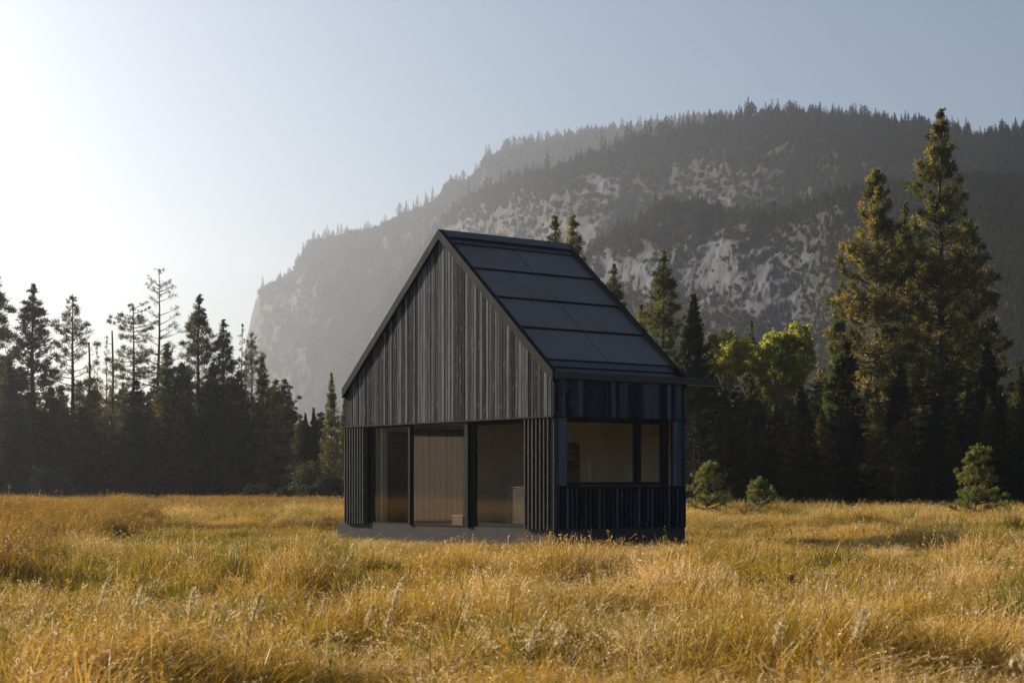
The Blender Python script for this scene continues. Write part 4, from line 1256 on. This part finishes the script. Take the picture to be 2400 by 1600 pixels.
scatter('tall_reeds', np.stack([x, y, gz(x, y)], -1), np.stack([gr.normal(size=n) * .08, gr.normal(size=n) * .08, gr.normal(size=n) * .8], -1),
        np.stack([gr.uniform(.9, 1.3, n)] * 2 + [hs], -1), gr.integers(0, 4, n), reeds, 'rust-brown tall reeds in the left part of the meadow', 'reeds')
# farther band of brown reeds
x = gr.uniform(-30, -4, 3000); y = gr.uniform(84, 112, 3000); k = fbm(x * .12 + 2, y * .1 + 7, 3) > .45; x, y = x[k], y[k]; n = len(x)
scatter('far_reeds', np.stack([x, y, gz(x, y)], -1), np.stack([gr.normal(size=n) * .08, gr.normal(size=n) * .08, gr.normal(size=n) * .8], -1),
        np.stack([gr.uniform(1.2, 1.8, n)] * 2 + [gr.uniform(.4, .75, n)], -1), gr.integers(0, 4, n), reeds, 'band of brown reeds before the left forest', 'reeds')


# weeds: leafy stalks -------------------------------------------------------
def weed_mesh(seed, H=.55, nleaf=34, mat_='weed', ll=.07):
    rng = np.random.default_rng(seed); a = Acc()
    z = np.linspace(0, H, 5); P = np.stack([.05 * z + .03 * np.sin(z * 5 + seed), .03 * np.cos(z * 4), z], -1)
    V, F = tube(P, np.linspace(.005, .002, 5), 4); a.add(V, F, np.full(len(F), .3))
    h = rng.uniform(.15, 1.0, nleaf) * H; az = rng.uniform(0, 6.28, nleaf)
    st = np.stack([np.interp(h, z, P[:, 0]), np.interp(h, z, P[:, 1]), h], -1)
    d = np.stack([np.cos(az), np.sin(az), rng.uniform(.3, 1.1, nleaf)], -1); d /= np.linalg.norm(d, axis=1)[:, None]
    s = np.cross(d, [0, 0, 1.]); s /= np.linalg.norm(s, axis=1)[:, None]; L = (ll * rng.uniform(.6, 1.3, nleaf))[:, None]
    V = np.stack([st, st + d * L * .5 + s * L * .16, st + d * L, st + d * L * .5 - s * L * .16], 1).reshape(-1, 3); i = np.arange(nleaf) * 4
    a.add(V, np.stack([i, i + 1, i + 2, i + 3], -1), np.clip(.5 + rng.normal() * .25 + rng.normal(size=nleaf) * .12, 0, 1))
    V, F, T = a.arr()
    return np_mesh('weed', V, [F], (M[mat_],), tone=T)


weeds = [weed_mesh(s) for s in range(5)]
x, y = field(.8, 7, 30, -24, 24)
x2, y2 = field(.5, 30, 80, -22, 22)
x3 = gr.uniform(7, 34, 420); y3 = gr.uniform(70, 88, 420)
x = np.concatenate([x, x2, x3]); y = np.concatenate([y, y2, y3])
k = ~in_cabin(x, y, 1.5); x, y = x[k], y[k]; n = len(x)
hz = gr.uniform(.5, 1.0, n) * np.where(y > 69, 1.15, 1.0)
scatter('leafy_weeds', np.stack([x, y, gz(x, y)], -1), np.stack([gr.normal(size=n) * .12, gr.normal(size=n) * .12, gr.uniform(0, 6.28, n)], -1),
        np.stack([hz * np.where(y > 60, 1.6, 1.1)] * 2 + [hz], -1), gr.integers(0, 5, n), weeds, 'yellow and orange leafy weeds dotted through the grass', 'weeds')


# feathery plumes: each a thing ---------------------------------------------
def plume_mesh(seed, H=.70):
    rng = np.random.default_rng(seed); a = Acc(); h = Acc()
    z = np.linspace(0, H, 7); P = np.stack([.12 * (z / H) ** 2, .02 * np.sin(z * 5), z], -1)
    V, F = tube(P, np.linspace(.004, .0018, 7), 4); a.add(V, F)
    k = 260; u = rng.random(k); hh = H * (.74 + .27 * u)
    st = np.stack([np.interp(hh, z, P[:, 0]), np.interp(hh, z, P[:, 1]), hh], -1)
    wv = .022 * np.sin(np.pi * np.clip(u * .85 + .1, 0, 1)) + .004
    c = st + rng.normal(size=(k, 3)) * wv[:, None] * [.8, .8, .5]
    d = rand_unit(rng, k) * .7 + [.3, 0, .7]; d /= np.linalg.norm(d, axis=1)[:, None]
    s = np.cross(d, rand_unit(rng, k)); L = .030
    V = np.stack([c, c + d * L * .5 + s * .004, c + d * L, c + d * L * .5 - s * .004], 1).reshape(-1, 3); i = np.arange(k) * 4
    h.add(V, np.stack([i, i + 1, i + 2, i + 3], -1), np.clip(.5 + rng.normal(size=k) * .25, 0, 1))
    V, F = tube(np.stack([np.interp(np.linspace(.72, 1.0, 6) * H, z, P[:, i]) for i in range(3)], -1), np.full(6, .009), 5); h.add(V, F)
    V, F, T = a.arr(); me1 = np_mesh('plume_stalk', V, [F], (M['reed'],), tone=T, smooth=True)
    V, F, T = h.arr(); me2 = np_mesh('plume_head', V, [F], (M['plume'],), tone=T)
    return me1, me2


PLM = [plume_mesh(s) for s in range(3)]
pr_ = random.Random(12)
for i, (px, py) in enumerate(((302, 1410), (428, 1440), (478, 1445), (218, 1436), (905, 1375), (845, 1395), (1062, 1385), (1290, 1480), (1225, 1490), (1700, 1320), (1795, 1475), (2370, 1520), (740, 1400), (1985, 1515), (575, 1415), (1075, 1405), (1505, 1365), (890, 1410))):
    H = pr_.uniform(.50, .64)
    D = (CAMZ - H) * FPX / (py - HOR)
    x = (px - 1200) / FPX * D; g = float(gz(x, D))
    e = empty('grass_plume', (x, D, g), pr_.uniform(-.8, .8)); e.scale = (H / .7, H / .7, H / .7)
    tag(e, 'feathery pale seed plume standing above the foreground grass', 'grass plume', 'feathery seed plumes in the foreground')
    a_, b_ = PLM[i % 3]
    link('stalk', a_, e); link('seed_head', b_, e)

# dry forked twig and dark seed head, lower right
tw = Acc()
p0 = at(2030, 1600, 11.5); p0.z = max(p0.z, .1)
P = np.array([[0, 0, -.1], [.06, 0, .10], [.12, .02, .22], [.20, .02, .33], [.27, .0, .45]])
V, F = tube(P, [.008, .007, .006, .004, .002], 5); tw.add(V, F)
for s0, e1 in ((P[2], [.05, .05, .36]), (P[3], [.33, .05, .34]), (P[2], [.26, -.06, .27])):
    V, F = tube(np.stack([s0, (np.array(s0) + e1) / 2 + [.01, 0, .01], e1]), [.004, .003, .0015], 4); tw.add(V, F)
V, F, T = tw.arr()
o = link('dry_twig', np_mesh('dry_twig', V, [F], (M['plume'],), tone=T, smooth=True), None, p0)
tag(o, 'pale dry forked twig sticking out of the grass at lower right', 'twig')
e = empty('thistle', (0, 0, 0)); D = 20.; x = (1850 - 1200) / FPX * D; e.location = (x, D, float(gz(x, D)))
tag(e, 'dark brown dried seed head on a stalk, right foreground grass', 'thistle')
V, F = tube([[0, 0, 0], [.01, 0, .15], [.02, 0, .28]], [.005, .004, .003], 5); link('stalk', np_mesh('thistle_stalk', V, [F], (M['bark'],), smooth=True), e)
rng = np.random.default_rng(4); c = np.array([.02, 0, .31]); k = 90; d = rand_unit(rng, k) * [1, 1, .9] + [0, 0, .3]; s = np.cross(d, rand_unit(rng, k)) * .010
V = np.stack([np.tile(c, (k, 1)) + s, c + d * .055, np.tile(c, (k, 1)) - s], 1).reshape(-1, 3)
link('seed_head', np_mesh('thistle_head', V, [np.arange(k * 3).reshape(-1, 3)], (M['bark'],)), e)

# ------------------------------------------------------------------ haze
hm, ns, ls = mat('haze_air')
pv = ns.new('ShaderNodeVolumePrincipled')
pv.inputs['Color'].default_value = (.80, .87, 1.0, 1)
pv.inputs['Density'].default_value = HAZE_DENSITY
pv.inputs['Anisotropy'].default_value = .72
ho = ns.new('ShaderNodeOutputMaterial'); ls.new(pv.outputs[0], ho.inputs['Volume'])
hb = MB(); hb.box(-4300, 4300, -4300, 4300, -6, 560)
hz_o = hb.build('haze', hm)
tag(hz_o, 'thin sunlit haze filling the valley air', 'haze', kind='stuff')
